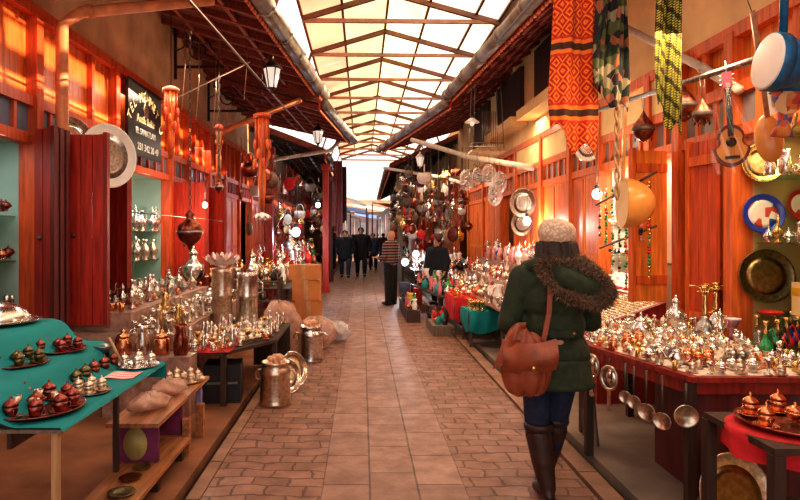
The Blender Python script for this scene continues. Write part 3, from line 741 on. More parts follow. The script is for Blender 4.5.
# domed serving dishes on the top step
def cloche(loc, s, lab):
    o = thing('serving_dish', lab, 'serving dish', loc); 
    G().lathe([(.15 * s, 0), (.19 * s, .004), (.235 * s, .018), (.24 * s, .022), (.2 * s, .012), (.05, .01)], 28).obj('platter', 'silver', o)
    G().lathe([(.19 * s, .018), (.19 * s, .03), (.165 * s, .07), (.12 * s, .1), (.07 * s, .118), (.02, .128)], 28).obj('dome', 'silver', o)
    G().lathe([(.02, .126), (.008, .135), (.014, .15), (.002, .162)], 12).obj('knob', 'silver_warm', o)
cloche((-2.14, 3.5, ZTOP), 1.0, 'large domed silver serving dish at the far end of the top turquoise step')
cloche((-2.18, 2.92, ZTOP), .95, 'domed silver serving dish cut by the picture edge on the top turquoise step')
# trays with cups
def cupset(cx, cy, z, r, n, cm, tm, lab, clab, ring2=0, s=1.0, oval=1.0, kind='coffee_cup', pot=True):
    t = put('serving_tray', tm, (cx, cy, z), R.uniform(0, 3), r / .2, lab, None)
    zz = z + .009 * r / .2 + .003
    if pot: put('sugar_bowl', cm, (cx, cy, zz), 1, .75 * s, 'lidded %s sugar bowl amid %s' % (MN[cm], clab), None)
    for i in range(n):
        a = 2 * PI * i / n + .3; rr = r - .062 * s
        put(kind, cm, (cx + rr * math.cos(a), cy + rr * math.sin(a), zz), a + 1, s, '%s lidded coffee cup on %s' % (MN[cm], clab), '%s coffee cups on %s' % (MN[cm], clab))
cupset(-1.46, 2.69, ZC, .205, 9, 'copper_red', 'copper_dark', 'round dark tray crowded with dark red cups at the near corner of the turquoise table', 'the round tray at the near table corner', s=.95)
for i in range(4): put('tea_glass', 'silver_warm', (-1.46 + .078 * math.cos(1.57 * i + .4), 2.69 + .078 * math.sin(1.57 * i + .4), ZC + .0125), i, .85, 'warm-toned silver tea glass among the red cups on the round tray', 'tea glasses on the round corner tray')
cupset(-1.76, 3.06, ZMID, .001 + .15, 5, 'bronze_green', 'copper_dark', 'dark round tray of green-brown cups on the middle turquoise step', 'the dark tray on the middle turquoise step', s=.8)
cupset(-1.73, 3.42, ZMID, .15, 5, 'copper_red', 'copper_dark', 'dark tray of wine-red cups at the far end of the middle turquoise step', 'the far tray on the middle turquoise step', s=.8)
cupset(-2.13, 2.62 - .0, ZTOP, .12, 4, 'silver_dark', 'silver_dark', 'small dark silver tray at the near end of the top turquoise step', 'the near tray on the top turquoise step', s=.72)
cupset(-1.36, 3.0, ZC, .1, 4, 'silver_warm', 'silver_dark', 'small tray of silvery cups behind the crowded corner tray', 'the small tray behind the crowded corner tray', s=.75, pot=False)
for i, (x, y) in enumerate(((-1.49, 3.13), (-1.5, 3.25), (-1.5, 3.36), (-1.49, 3.47), (-1.48, 3.58))):
    put('coffee_cup', 'copper_red' if i > 1 else 'bronze_green', (x, y, ZC), i, .95, ['green-brown lidded cup standing first in the row after the small tray', 'green-brown lidded cup standing second in the row after the small tray', 'dark red lidded cup in the middle of the row along the turquoise table', 'dark red lidded cup near the striped napkin', 'dark red lidded cup behind the striped napkin'][i])
g = G().grid(lambda u, v: (-1.42 + .17 * u, 3.27 + .16 * v, ZC + .004 + .003 * math.sin(u * 7)), 6, 6)
tag(g.obj('striped_napkin', 'pink_stripes'), 'pink and white striped napkin at the far corner of the turquoise table', 'napkin')
g = G().lathe([(.05, 0), (.055, .09), (.06, .1), (.055, .1), (.045, .02)], 16); tag(g.obj('metal_tumbler', 'silver_dark', None, (-1.56, 3.62, ZC + .02)), 'small round silver tumbler at the far end of the turquoise steps', 'tumbler')
cupset(-1.34, 3.59, ZC, .125, 4, 'silver', 'silver', 'bright silver tray with sugar set at the far corner of the turquoise table', 'the bright silver tray beside the striped napkin', s=.8)
tag(G().tube([(-1.41, 3.52, .84), (-1.5, 3.56, .98)], .008, 6).obj('wooden_spoon', 'pale_wood'), 'thin pale wooden stick leaning against the silver sugar set', 'stick')

# --- bench
b = thing('wooden_bench', 'low wooden plank bench with painted end boards beside the turquoise table', 'bench')
G().box(-1.6, -1.27, 3.74, 5.0, .385, .41).obj('seat', 'bench_wood', b)
G().box(-1.58, -1.29, 3.8, 3.825, .15, .385).obj('end_board', 'purple_paint', b)
G().lathe([(.095, 0), (.095, .006)], 20, M=Matrix.Translation((-1.435, 3.8, .265)) @ Matrix.Rotation(PI / 2, 4, 'X'), sx=.8, sy=1.1).obj('oval_panel', 'yellow_paint', b)
G().box(-1.58, -1.29, 4.3, 4.325, .15, .385).obj('end_board', 'purple_paint', b)
G().box(-1.33, -1.29, 4.8, 4.85, 0, .385).obj('leg', 'lavender_paint', b)
G().box(-1.58, -1.54, 4.8, 4.85, 0, .385).obj('leg', 'lavender_paint', b)
for y in (4.3, 4.68): G().box(-1.3, -1.24, y, y + .06, 0, .26).obj('peg', 'bench_wood', b)
o = thing('low_plank', 'narrow plank shelf close to the ground below the bench', 'plank')
G().box(-1.52, -1.22, 2.9, 4.28, .12, .145).obj('board', 'bench_wood', o)
for y in (3.05, 3.7, 4.2): G().box(-1.5, -1.26, y, y + .05, 0, .12).obj('support', 'dark_wood', o)
for i, (x, y) in enumerate(((-1.37, 3.12), (-1.34, 3.34), (-1.37, 3.55), (-1.36, 3.71))):
    put('dish', ['copper_dark', 'bronze_green', 'copper_dark', 'brass_dark'][i], (x, y, .146), i, .8 - .1 * i + (.05 if i == 0 else 0), ['dark copper dish nearest on the low plank', 'green-brown dish second on the low plank', 'dark copper dish third on the low plank', 'small dull brass dish last on the low plank under the bench'][i])
def bag(label, c, r, m='plastic_haze', seed=1, content='copper', n=9, name='plastic_bag'):
    rr = random.Random(seed); o = thing(name, label, 'bag', c)
    g = G(); 
    ph = [rr.uniform(0, 6) for _ in range(6)]
    def f(u, v):
        a = 2 * PI * u; b_ = PI * v; k = 1 + .16 * math.sin(3 * a + ph[0]) * math.sin(b_) + .1 * math.sin(7 * a + 5 * b_ + ph[1]) + .06 * math.sin(13 * a - 9 * b_ + ph[2])
        z = -math.cos(b_); 
        return (r[0] * k * math.sin(b_) * math.cos(a), r[1] * k * math.sin(b_) * math.sin(a), r[2] + r[2] * z * (1 if z < 0 else k))
    g.grid(f, 24, 14); g.obj('film', m, o)
    g = G()
    for i in range(n):
        a = rr.uniform(0, 6.28); q = rr.uniform(0, .6); s = rr.uniform(.25, .4) * min(r)
        g.ell((r[0] * q * math.cos(a), r[1] * q * math.sin(a), r[2] * rr.uniform(.45, 1.3)), (s, s, s * .7), 8, 6)
    q = g.obj('contents', content, o); q['kind'] = 'stuff'
    return o
bag('crumpled clear plastic bag of pastry-coloured wares at the near end of the bench', (-1.44, 4.06, .412), (.12, .17, .05), 'plastic_haze', 3, 'food_paper')
bag('crumpled clear plastic bag further along the bench', (-1.42, 4.42, .412), (.12, .17, .055), 'plastic_haze', 4, 'food_paper')
cupset(-1.43, 4.81, .412, .165, 6, 'silver_warm', 'silver_warm', 'silver tray of lidded cups at the far end of the bench', 'the tray at the far end of the bench', s=.9)

# --- left glass case shelves behind the turquoise table
def shelf_goods(side, y0, y1, zs, mix, n, where, seed, d0=.16, d1=.42, smin=.8, smax=1.05):
    X = side * 2.9
    for i, z in enumerate(zs):
        xs = sorted((X + side * d0, X + side * d1))
        scatter(rect(xs[0], xs[1], y0 + .07, y1 - .07), z + .001, mix, n, where + ['lowest shelf', 'second shelf', 'third shelf', 'top shelf', 'fifth shelf'][i], True, smin, smax, seed=seed + i, gap=.004)
SV = [('teapot', 'silver', 3), ('ewer', 'silver', 3), ('sugar_bowl', 'silver', 3), ('goblet', 'silver', 2), ('vase', 'silver_warm', 1)]
shelf_goods(-1, 4.5, 5.3, (.62,) + LS, [('ewer', 'silver_dark', 2), ('tea_glass', 'silver', 2), ('vase', 'blue_glass', 1), ('teapot', 'silver_warm', 2), ('sugar_bowl', 'copper', 1), ('sugar_bowl', 'copper_red', 2)], 13, 'in the near glass case, ', 50, d0=.02, d1=.46, smin=.75, smax=1)
shelf_goods(-1, 7.6, 9.0, (1.22, 1.62), [('ewer', 'silver', 2), ('ewer', 'copper', 1), ('teapot', 'silver', 2), ('vase', 'silver', 1), ('vase', 'silver_warm', 1)], 9, 'in the green-backed window behind the silver stall, ', 70, d0=.02, d1=.46, smin=1.15, smax=1.4)

# --- front shutter opened to the street, and folded leaves beside it
def shutter(label, p, rz, w_, z0, z1, m='red_wood', m2='red_wood_dark', planks=4, name='door_leaf'):
    o = thing(name, label, 'shutter', (p[0], p[1], z0), rz); h = z1 - z0; L = w_ / planks
    g = G()
    for i in range(planks): g.box(i * L + .003, (i + 1) * L - .003, -.018, .012, 0, h)
    g.obj('board', m, o)
    for zz in (.16, h - .2): G().box(.01, w_ - .01, .012, .03, zz, zz + .08).obj('rail', m2, o)
    G().box(w_ - .002, w_ + .035, -.03, .03, 0, h + .02).obj('edge_strip', m2, o)
    G().lathe([(.022, 0), (.022, .01), (.008, .03)], 10, M=Matrix.Translation((w_ * .35, -.018, h * .47)) @ Matrix.Rotation(PI / 2, 4, 'X')).obj('latch', 'iron', o)
    return o
shutter('wide red plank shutter swung out behind the turquoise table', (-2.84, 5.62), 0, .43, .74, 2.52)
for i in range(3):
    shutter(['folded dark red leaf closest to the near glass case', 'folded dark red leaf in the middle of the three', 'folded dark red leaf next to the wide red shutter'][i], (-2.83, 5.4 - .1 * i * .9 - .02), -.06 * i, .16 + .0 * i, .72, 2.5, 'red_wood_dark', 'maroon_wood', 2)
shutter('narrow red shutter leaf edge-on past the wide red one', (-2.84, 6.55), -.5, .4, .6, 2.35, 'red_wood', 'red_wood_dark', 3)
shutter('pinkish red shutter leaf behind the round hanging lantern', (-2.84, 9.1), -.35, .55, .6, 2.35, 'red_wood', 'red_wood_dark', 3)
shutter('pinkish red shutter leaf next beyond the round hanging lantern', (-2.84, 10.0), -.3, .6, .6, 2.35, 'red_wood', 'red_wood_dark', 3)
# big metal plates above the shutters
def plate(label, c, r, rot, m='silver', rim=None, name='round_tray', center=None):
    o = thing(name, label, 'plate', c); o.rotation_euler = rot
    G().lathe([(r * .72, .004), (r * .95, .012), (r, .02), (r * 1.02, .016), (r * .96, .002), (r * .7, -.006)], 32, cap=False).obj('rim', rim or m, o)
    G().lathe([(.002, 0), (r * .3, .002), (r * .5, -.001), (r * .73, .004), (r * .7, -.006), (.002, -.005)], 32).obj('centre', center or m, o)
    return o
plate('large round silver tray hung on edge above the wide red shutter', W(108, 156, 5.9), .31, (PI / 2, 0, 1.0), 'silver', 'white_enamel', 'round_tray', 'silver_dark')
plate('smaller round silver tray tucked behind the downpipe', W(71, 138, 5.75), .2, (PI / 2, 0, .95), 'silver', 'silver_dark')

# --- shop sign
sg = thing('shop_sign', 'black shop sign with gold and white lettering above the green-backed window', 'sign', (-2.8, 7.72, 3.0), PI / 2)
G().box(-.58, .58, -.02, .02, -.42, .44).obj('board', 'black_plastic', sg)
G().box(-.6, .6, -.028, -.02, -.445, -.42).obj('rim', 'dark_metal', sg); G().box(-.6, .6, -.028, -.02, .44, .465).obj('rim', 'dark_metal', sg)
def text(s, size, loc, rot, m, parent, name='lettering', ext=.003):
    c = bpy.data.curves.new(name, 'FONT'); c.body = s; c.size = size; c.align_x = 'CENTER'; c.align_y = 'CENTER'; c.extrude = ext
    t = bpy.data.objects.new(name, c); COL.objects.link(t); t.location = loc; t.rotation_euler = rot
    if isinstance(m, str): m = MM[m]
    dg = bpy.context.evaluated_depsgraph_get(); me = bpy.data.meshes.new_from_object(t.evaluated_get(dg)); me.name = name
    o = bpy.data.objects.new(name, me); COL.objects.link(o); o.location = loc; o.rotation_euler = rot; o.parent = parent; me.materials.clear(); me.materials.append(m)
    bpy.data.objects.remove(t); return o
add('gold_letter', (.8, .6, .35), .4, es=.0); add('white_letter', (.9, .85, .8), .4)
arcs = 'TEL MEHMET U'
for i, ch in enumerate(arcs):
    if ch == ' ': continue
    a = rad(152 - i * 11.3); text(ch, .17, (.62 * math.cos(a), -.024, -.26 + .58 * math.sin(a)), (PI / 2, -(a - PI / 2), 0), 'gold_letter', sg)
text('Antik Bakir', .14, (0, -.024, .03), (PI / 2, 0, 0), 'gold_letter', sg)
text('EL SANATLARI', .11, (0, -.024, -.13), (PI / 2, 0, 0), 'white_letter', sg)
text('231 342 20 49', .13, (.08, -.024, -.32), (PI / 2, 0, 0), 'white_letter', sg)
g = G().lathe([(.02, 0), (.075, .03), (.09, .1), (.05, .17), (.03, .26), (.045, .3), (.02, .34), (.004, .38)], 16, sy=.08); g.obj('pot_emblem', 'silver_warm', sg, (0, -.025, .08))

# --- silver stall (left middle)
stall = table('market_stall', 'low display stall of silverware with stepped shelves beyond the bench', [(-1.74, 5.5), (-1.28, 5.5), (-.88, 6.2), (-.88, 7.4), (-1.74, 7.4)], .5, 'dark_wood', 'dark_wood', 'stall')
G().box(-1.72, -1.5, 5.51, 5.53, .02, .47).obj('front_panel', 'dark_wood', stall); G().box(-1.3, -.9, 7.2, 7.22, .02, .47).obj('front_panel', 'dark_wood', stall)
crate('pinkish riser under the second step of the silver stall', -2.7, -1.75, 5.55, 8.6, .0, .66, 'plastic_step', 'wooden_riser', 'riser')
crate('tall pale riser under the rear step of the silver stall', -2.8, -2.2, 5.7, 8.6, .662, .84, 'plastic_step', 'wooden_riser', 'riser')
tag(G().grid(lambda u, v: (-1.62 + .4 * u, 5.5 + 1.2 * v, .504 + .003 * math.sin(u * 9)), 8, 8).obj('red_cloth', 'red_cloth'), 'red cloth laid under the small silver pieces at the front of the silver stall', 'cloth')
SM = [('sugar_bowl', 'silver', 4), ('teapot', 'silver_warm', 3), ('goblet', 'silver', 3), ('sugar_bowl', 'silver_warm', 4), ('figurine', 'brass', 1), ('coffee_cup', 'silver', 4), ('canister', 'silver_dark', 2), ('candlestick', 'silver_warm', 2)]
SMALL = [('coffee_cup', 'silver_warm', 6), ('sugar_bowl', 'silver_warm', 5), ('figurine', 'silver', 2), ('goblet', 'brass', 1), ('dish', 'silver', 1), ('coffee_cup', 'silver', 3), ('coffee_cup', 'copper', 1), ('tea_glass', 'silver', 2)]
scatter([(-1.72, 5.52), (-1.3, 5.52), (-.92, 6.22), (-.92, 7.35), (-1.72, 7.35)], .508, SMALL, 230, 'on the front of the silver stall', True, .62, .95, seed=1, gap=.0, taken=[(wx(222, 7.0), 7.0, .19), (wx(247, 7.2), 7.2, .19)])
scatter(rect(-2.18, -1.77, 5.57, 8.55), .662, SM, 130, 'on the second step of the silver stall', True, .85, 1.55, seed=2, gap=0)
scatter(rect(-2.79, -2.22, 5.72, 8.56), .842, [('teapot', 'silver', 3), ('vase', 'silver', 2), ('ewer', 'silver', 2), ('canister', 'silver_dark', 2), ('tea_glass', 'copper', 2), ('samovar', 'silver', 1), ('teapot', 'silver_dark', 3)], 85, 'on the rear step of the silver stall', True, .8, 1.2, seed=3, gap=0)
def big(kind, m, loc, rz, s, label): return put(kind, m, loc, rz, s, label)
o = big('samovar', 'silver', (-2.02, 8.75, .0), .5, 1, 'tall two-tiered silver samovar behind the silver stall'); o.scale = (1.3, 1.3, 1.3); o.location = (-2.45, 8.72, .802)
crate('dark plinth under the tall samovar', -2.62, -2.22, 8.61, 8.9, 0, .8, 'dark_wood', 'wooden_plinth', 'plinth')
crate('narrow pale box at the near end of the silver stall carrying copper-bellied pots', -2.25, -1.5, 5.2, 5.46, 0, .52, 'plastic_step', 'display_box', 'box')
for i in range(4):
    put(['canister', 'jug', 'canister', 'jug'][i], ['copper', 'silver', 'copper', 'copper_dark'][i], (-2.12 + .17 * i, 5.33, .522), .7 * i, 1.5 if i % 2 == 0 else 1.1, ['first copper canister', 'silver jug next to the first copper canister', 'second copper canister', 'dark copper jug nearest the path'][i] + ' on the pale display box')
# black box and cans below
bx_ = thing('black_carton', 'black carton standing under the front of the silver stall', 'box', (-1.33, 5.78, 0), .12)
G().box(-.17, .17, -.15, .15, 0, .36).obj('box', 'black_box', bx_); G().box(-.14, .14, -.156, -.151, .18, .2).obj('print_line', 'grey_wood', bx_)
def milkcan(loc, s, label, m='silver_warm', filled=True, tilt=None, name='metal_churn'):
    o = thing(name, label, 'can', loc); o.scale = (s, s, s)
    if tilt: o.rotation_euler = tilt
    G().lathe([(.15, 0), (.16, .015), (.155, .03), (.15, .06), (.148, .3), (.155, .33), (.13, .36), (.128, .4), (.14, .42), (.13, .42), (.115, .37)], 24).obj('body', m, o)
    G().tube([(.155, 0, .24), (.19, 0, .25), (.2, 0, .3), (.17, 0, .34), (.14, 0, .34)], .008, 6).obj('handle', m, o)
    G().tube([(-.155, 0, .24), (-.19, 0, .25), (-.2, 0, .3), (-.17, 0, .34), (-.14, 0, .34)], .008, 6).obj('handle', m, o)
    if filled:
        g = G(); rr = random.Random(5)
        for i in range(14): a = rr.uniform(0, 6.3); q = rr.uniform(0, .08); g.ell((q * math.cos(a), q * math.sin(a), .42 + rr.uniform(-.03, .05)), (.035, .035, .03), 8, 6)
        q = g.obj('wrapped_contents', 'food_paper', o); q['kind'] = 'stuff'
    return o
milkcan((wx(275, 5.6), 5.62, 0), .95, 'silvery churn filled with wrapped wares on the paving by the gutter')
milkcan((wx(310, 7.45), 7.5, 0), 1.05, 'silvery lidded pot standing alone before the plastic bags', 'silver', True, None, 'metal_pot')
plate('shallow warm-silver pan leaning on the silvery churn, in front', (wx(288, 6.05), 6.0, .17), .17, (PI / 2 - .35, 0, .9), 'silver_warm', 'silver', 'shallow_pan')
plate('second shallow warm-silver pan leaning behind the first', (wx(294, 6.25), 6.22, .19), .18, (PI / 2 - .35, 0, .9), 'silver_warm', 'silver', 'shallow_pan')
bag('large crumpled plastic bag of copper wares at the end of the silver stall', (-1.1, 7.95, 0), (.26, .26, .34), 'plastic_haze', 8, 'copper', 12)
bag('crumpled plastic bag on the paving behind the silvery pot', (-.62, 8.3, 0), (.24, .24, .22), 'plastic_haze', 9, 'brass', 10)
bag('thin pale plastic bag fallen on the paving by the cartons', (-.36, 8.9, 0), (.18, .3, .14), 'plastic_clear', 10, 'copper_dark', 5)
# cartons
crate('dark wooden crate under the stacked cartons', -1.1, -.62, 8.8, 9.3, 0, .3)
for i, (z, w2, h, dx) in enumerate(((.302, .2, .3, .03), (.604, .205, .3, .01), (.906, .21, .22, -.01))):
    o = thing('carton', ['lowest brown carton of the stack beside the path', 'middle brown carton of the stack beside the path', 'topmost brown carton of the stack beside the path'][i], 'box', (-.84 + dx, 9.05, z), .1 * (1 - i))
    G().box(-w2, w2, -.19, .19, 0, h).obj('box', 'cardboard', o); G().box(-.03, .03, -.193, .193, .001, h + .002).obj('tape', 'tape', o)
# tall cylinders
# shell-like enamel dish, fluted, on top of a stand
def shell(label, c, r, hang=False, m='white_enamel'):
    o = thing('shell_lamp' if hang else 'scalloped_dish', label, 'lamp' if hang else 'dish', c)
    def petal(k0, k1, n, amp, lift):
        def f(u, v):
            a = 2 * PI * u; p = math.cos(n * a); q = .03 + (r - .03) * (k0 + (k1 - k0) * v) * (1 + amp * p * v); return (q * math.cos(a), q * math.sin(a), .02 + lift * r * v ** 1.4 * (1 + .35 * p) * (-1 if hang else 1) + (.1 * r if hang else 0))
        return f
    G().grid(petal(.1, 1.0, 9, .12, .42), 108, 10).obj('scalloped_bowl', m, o)
    G().grid(petal(.1, .85, 9, .16, .5), 108, 10).obj('inner_petal', 'pink_enamel', o)
    G().grid(petal(.05, .5, 7, .2, .6), 84, 8).obj('centre_petal', m, o)
    G().lathe([(.04, 0), (.05, .01), (.03, .02), (.02, .04)], 14).obj('foot', m, o)
    if hang: G().tube([(0, 0, .05), (0, 0, .9)], .004, 5).obj('cord', 'dark_metal', o)
    return o

# ------------------------------------------------------------------ hanging things, left
def chain(o, z0, z1, r=.006, n=None):
    g = G(); L = .045; z = z0; i = 0
    while z < z1:
        M = Matrix.Translation((0, 0, z + L / 2)) @ Matrix.Rotation(PI / 2 * (i % 2), 4, 'Z')
        pts = [M @ Vector((.012 * math.cos(a), 0, .03 * math.sin(a))) for a in [2 * PI * k / 6 for k in range(7)]]; g.tube(pts, .004, 4, cap=False); z += L; i += 1
    g.obj('chain', 'iron', o)
def ball_lantern(label, loc, s, L, m='copper_dark'):
    o = thing('hanging_lantern', label, 'lantern', loc)
    G().lathe([(.003, -.17 * s), (.015 * s, -.15 * s), (.03 * s, -.12 * s), (.09 * s, -.07 * s), (.115 * s, 0), (.1 * s, .06 * s), (.05 * s, .1 * s), (.03 * s, .13 * s), (.045 * s, .15 * s), (.01 * s, .2 * s)], 20).obj('globe', m, o)
    G().lathe([(.117 * s, -.012), (.121 * s, 0), (.117 * s, .012)], 20).obj('band', 'silver_dark', o)
    chain(o, .2 * s, L); return o
def street_lantern(label, loc, s, L=.3, m='dark_metal', lit=False):
    o = thing('street_lantern', label, 'lantern', loc)
    g = G().lathe([(.06 * s, 0), (.11 * s, .24 * s), (.06 * s, .24 * s)], 6); g.sm = [False] * len(g.sm); g.obj('glass', 'lit_lamp' if lit else 'lamp_glass', o)
    g = G()
    for k in range(6): a = 2 * PI * k / 6; g.tube([(.062 * s * math.cos(a), .062 * s * math.sin(a), 0), (.114 * s * math.cos(a), .114 * s * math.sin(a), .24 * s)], .008 * s, 5)
    g.obj('glazing_rib', m, o)
    G().lathe([(.14 * s, .24 * s), (.12 * s, .27 * s), (.05 * s, .34 * s), (.02 * s, .37 * s), (.03 * s, .39 * s), (.005, .42 * s)], 6).obj('cap', m, o)
    G().lathe([(.004, -.07 * s), (.02 * s, -.05 * s), (.03 * s, -.02 * s), (.07 * s, 0)], 6).obj('finial', m, o)
    G().tube([(0, 0, .41 * s), (0, 0, .41 * s + L)], .006, 5).obj('cord', 'dark_metal', o)
    return o
x, y, z = W(190, 232, 5.6); ball_lantern('round dark pierced lantern hanging on a long chain over the silver stall', (x, y, z), 1.05, 1.85)
x, y, z = W(219, 187, 6.6); ball_lantern('small dark ball pendant beside the wooden bundle', (x, y, z), .45, 1.2)
x, y, z = W(272, 88, 8.0); street_lantern('pale six-sided street lantern hanging under the near gutter', (x, y, z), 1.05, .85)
x, y, z = W(318, 143, 12.5); street_lantern('small street lantern hanging further under the eaves', (x, y, z), 1.0, .5)
x, y, z = W(420, 166, 12.9); street_lantern('white street lantern hanging from the pale pipe across the way', (x, y, z), .75, .12, 'white_enamel')
x, y, z = W(262, 216, 6.7); shell('pink and white petal lamp hanging below the wooden bundle', (x, y, z), .1, True)
x, y, z = W(222, 268, 7.0); shell('pink and white scalloped dish on top of the tall metal cylinder', (x, y, z + .005), .2)
cz = z
for i, (xx, yy, z0, z1, r, m, lab) in enumerate(((x, 7.0, .503, cz + .0, .12, 'silver_warm', 'tall fluted metal cylinder under the scalloped dish'), (wx(247, 7.2), 7.2, .503, 1.13, .13, 'silver', 'shorter ribbed metal drum beside the tall cylinder'))):
    h = z1 - z0; g = G().lathe([(r, 0), (r * 1.05, .02), (r, .05), (r * .97, h * .5), (r * 1.04, h * .52), (r, h * .56), (r, h - .05), (r * 1.08, h - .012), (r * .95, h - .002), (.02, h - .003)], 24, flute=.02, fn=12)
    o = thing('metal_cylinder', lab, 'cylinder', (xx, yy, z0)); g.obj('body', m, o); G().tube([(r, 0, h * .6), (r + .06, 0, h * .62), (r + .06, 0, h * .8), (r, 0, h * .82)], .008, 6).obj('handle', m, o)
def bundle(label, loc, L, s, m='orange_wood', n=9, top='red_orange_wood', cordL=.6):
    o = thing('wooden_hanging_bundle', label, 'hanging bundle', loc)
    G().lathe([(.08 * s, 0), (.1 * s, .01), (.1 * s, .04), (.06 * s, .06), (.03 * s, .07)], 16).obj('top_disc', top, o)
    G().lathe([(.03 * s, -L), (.045 * s, -L * .7), (.03 * s, -L * .4), (.05 * s, -L * .15), (.05 * s, 0)], 12).obj('core', m, o)
    for k in range(n):
        a = 2 * PI * k / n; q = .07 * s; l = L * (.35 + .3 * ((k * 7) % 3) / 2); x, y = q * math.cos(a), q * math.sin(a)
        G().tube([(x, y, 0), (x * 1.1, y * 1.1, -l * .7)], .008 * s, 6).ell((x * 1.15, y * 1.15, -l * .7 - .05 * s), (.024 * s, .024 * s, .06 * s), 8, 6).obj('spoon', m if k % 2 else 'red_orange_wood', o)
    G().tube([(0, 0, .06), (0, 0, .06 + cordL)], .005, 5).obj('cord', 'dark_metal', o)
x, y, z = W(171, 92, 7.2); bundle('reddish wooden spoon bundle hanging in front of the shop sign side', (x, y, z), .8, 1.0, cordL=1.0)
x, y, z = W(262, 118, 7.6); bundle('orange wooden spoon bundle hanging over the silver stall from a flat disc', (x, y, z), 1.15, 1.15, 'orange_wood', 10, cordL=.75)
x, y, z = W(219, 130, 7.0); bundle('slim wooden spoon bundle between the two larger bundles', (x, y, z), .5, .5, 'pale_wood', 5, cordL=1.0)
for i, (px, py0, py1, Y) in enumerate(((185, 20, 110, 7.4), (199, 40, 120, 7.9), (216, 55, 128, 8.3), (247, 30, 100, 8.6))):
    a = W(px, py0, Y); b_ = W(px - 3, py1, Y)
    o = tag(G().tube([a, ((a[0] + b_[0]) / 2 + .02, Y, (a[2] + b_[2]) / 2), b_], .006, 5).obj('hanging_string', 'silver_warm'), ['thin string hanging from the rafters nearest the shop sign', 'thin string hanging second from the shop sign', 'thin string hanging third from the shop sign', 'thin string hanging closest to the pale street lantern'][i], 'string')

# --- left, further stalls
table('market_stall', 'long stall of glass and metal goods past the cartons', rect(-2.6, -1.15, 9.5, 12.6), .72, 'dark_wood', 'dark_wood', 'stall')
o = thing('wooden_rack', 'open plank rack between the silver stall and the cartons', 'rack')
for z in (.35, .62, .9): G().box(-2.15, -1.2, 8.65, 8.95, z - .02, z).obj('shelf', 'dark_wood', o)
for x_ in (-2.15, -1.2): G().box(x_ - .02, x_ + .02, 8.66, 8.94, 0, .95).obj('upright', 'dark_wood', o)
scatter(rect(-2.18, -1.24, 8.67, 8.93), .902, [('canister', 'dark_metal', 1), ('vase', 'silver', 1), ('tea_glass', 'copper', 1)], 9, 'on top of the plank rack', True, .9, 1.1, seed=5)
scatter(rect(-2.15, -1.25, 8.67, 8.93), .622, [('canister', 'silver_dark', 1), ('tea_glass', 'red_glass', 1)], 8, 'inside the plank rack', True, .8, 1, seed=6)
FAR = [('ewer', 'silver', 2), ('vase', 'red_glass', 2), ('tea_glass', 'green_glass', 2), ('vase', 'brass', 1), ('samovar', 'silver', 1), ('canister', 'copper', 1), ('jug', 'silver_warm', 2), ('figurine', 'white_enamel', 1)]
scatter(rect(-2.55, -1.2, 9.55, 12.5), .722, FAR, 75, 'on the long stall past the cartons', True, 1.2, 1.6, seed=7)
table('market_stall', 'far stall on the shaded side where people walk', rect(-2.7, -1.2, 13.3, 17.5), .75, 'dark_wood', 'dark_wood', 'stall')
scatter(rect(-2.65, -1.25, 13.4, 17.4), .752, FAR, 46, 'on the far shaded stall', True, 1.6, 2.2, seed=8)
table('market_stall', 'farthest shaded stall near the bright street end', rect(-2.7, -1.6, 18.6, 24), .8, 'dark_wood', 'dark_wood', 'stall')
scatter(rect(-2.65, -1.65, 18.7, 23.8), .802, FAR, 24, 'on the farthest shaded stall', True, 2, 3, seed=9)

# ================================================================== right side
TR = [(1.60, 4.32), (1.83, 3.32), (2.75, 3.32), (2.84, 5.3), (2.35, 5.3), (1.75, 4.85)]
table('market_table', 'reddish table loaded with silverware beside the woman in the green coat', TR, .8, 'red_wood_dark', 'dark_wood', th=.03, apron='red_wood_dark')
tag(G().prism([(1.66, 4.3), (1.875, 3.36), (2.7, 3.36), (2.78, 5.24), (2.37, 5.24), (1.8, 4.8)], .8005, .8025).obj('paper_lining', 'paper'), 'pale printed paper lining on top of the silverware table', 'paper')
ZR_ = .804
TK = []
def rt(px, py, z=ZR_): Y = (1.6 - z) * 600 / (py - 233); return (wx(px, Y), Y)
# trays with sets on the table
def reserve(x, y, r): TK.append((x, y, r))
def settray(px, py, r, n, cm, tm, lab, clab, s=.8, kind='coffee_cup', pot=True):
    x, y = rt(px, py); cupset(x, y, ZR_, r, n, cm, tm, lab, clab, s=s, pot=pot, kind=kind); reserve(x, y, r + .004)
settray(612, 338, .135, 4, 'silver', 'silver', 'round silver tray at the far outer corner of the silverware table', 'the tray at the far outer corner', .8)
settray(698, 363, .13, 4, 'copper', 'silver_dark', 'dark silver tray with copper cups at the near outer corner of the silverware table', 'the dark tray at the near outer corner', .85)
settray(664, 356, .11, 3, 'silver_dark', 'silver_warm', 'small warm silver tray along the front edge of the silverware table', 'the small tray along the front edge', .75)
settray(742, 362, .12, 4, 'silver_dark', 'silver_dark', 'dark square-looking tray in the middle of the near edge of the silverware table', 'the tray in the middle of the near edge', .8)
settray(785, 364, .11, 3, 'silver', 'brass', 'brass tray of silver cups nearest the picture edge on the silverware table', 'the brass tray near the glass vessels', .75)
settray(655, 326, .14, 4, 'silver_warm', 'silver', 'silver tray at the back of the silverware table by the open shutter', 'the tray at the back by the open shutter', .8)
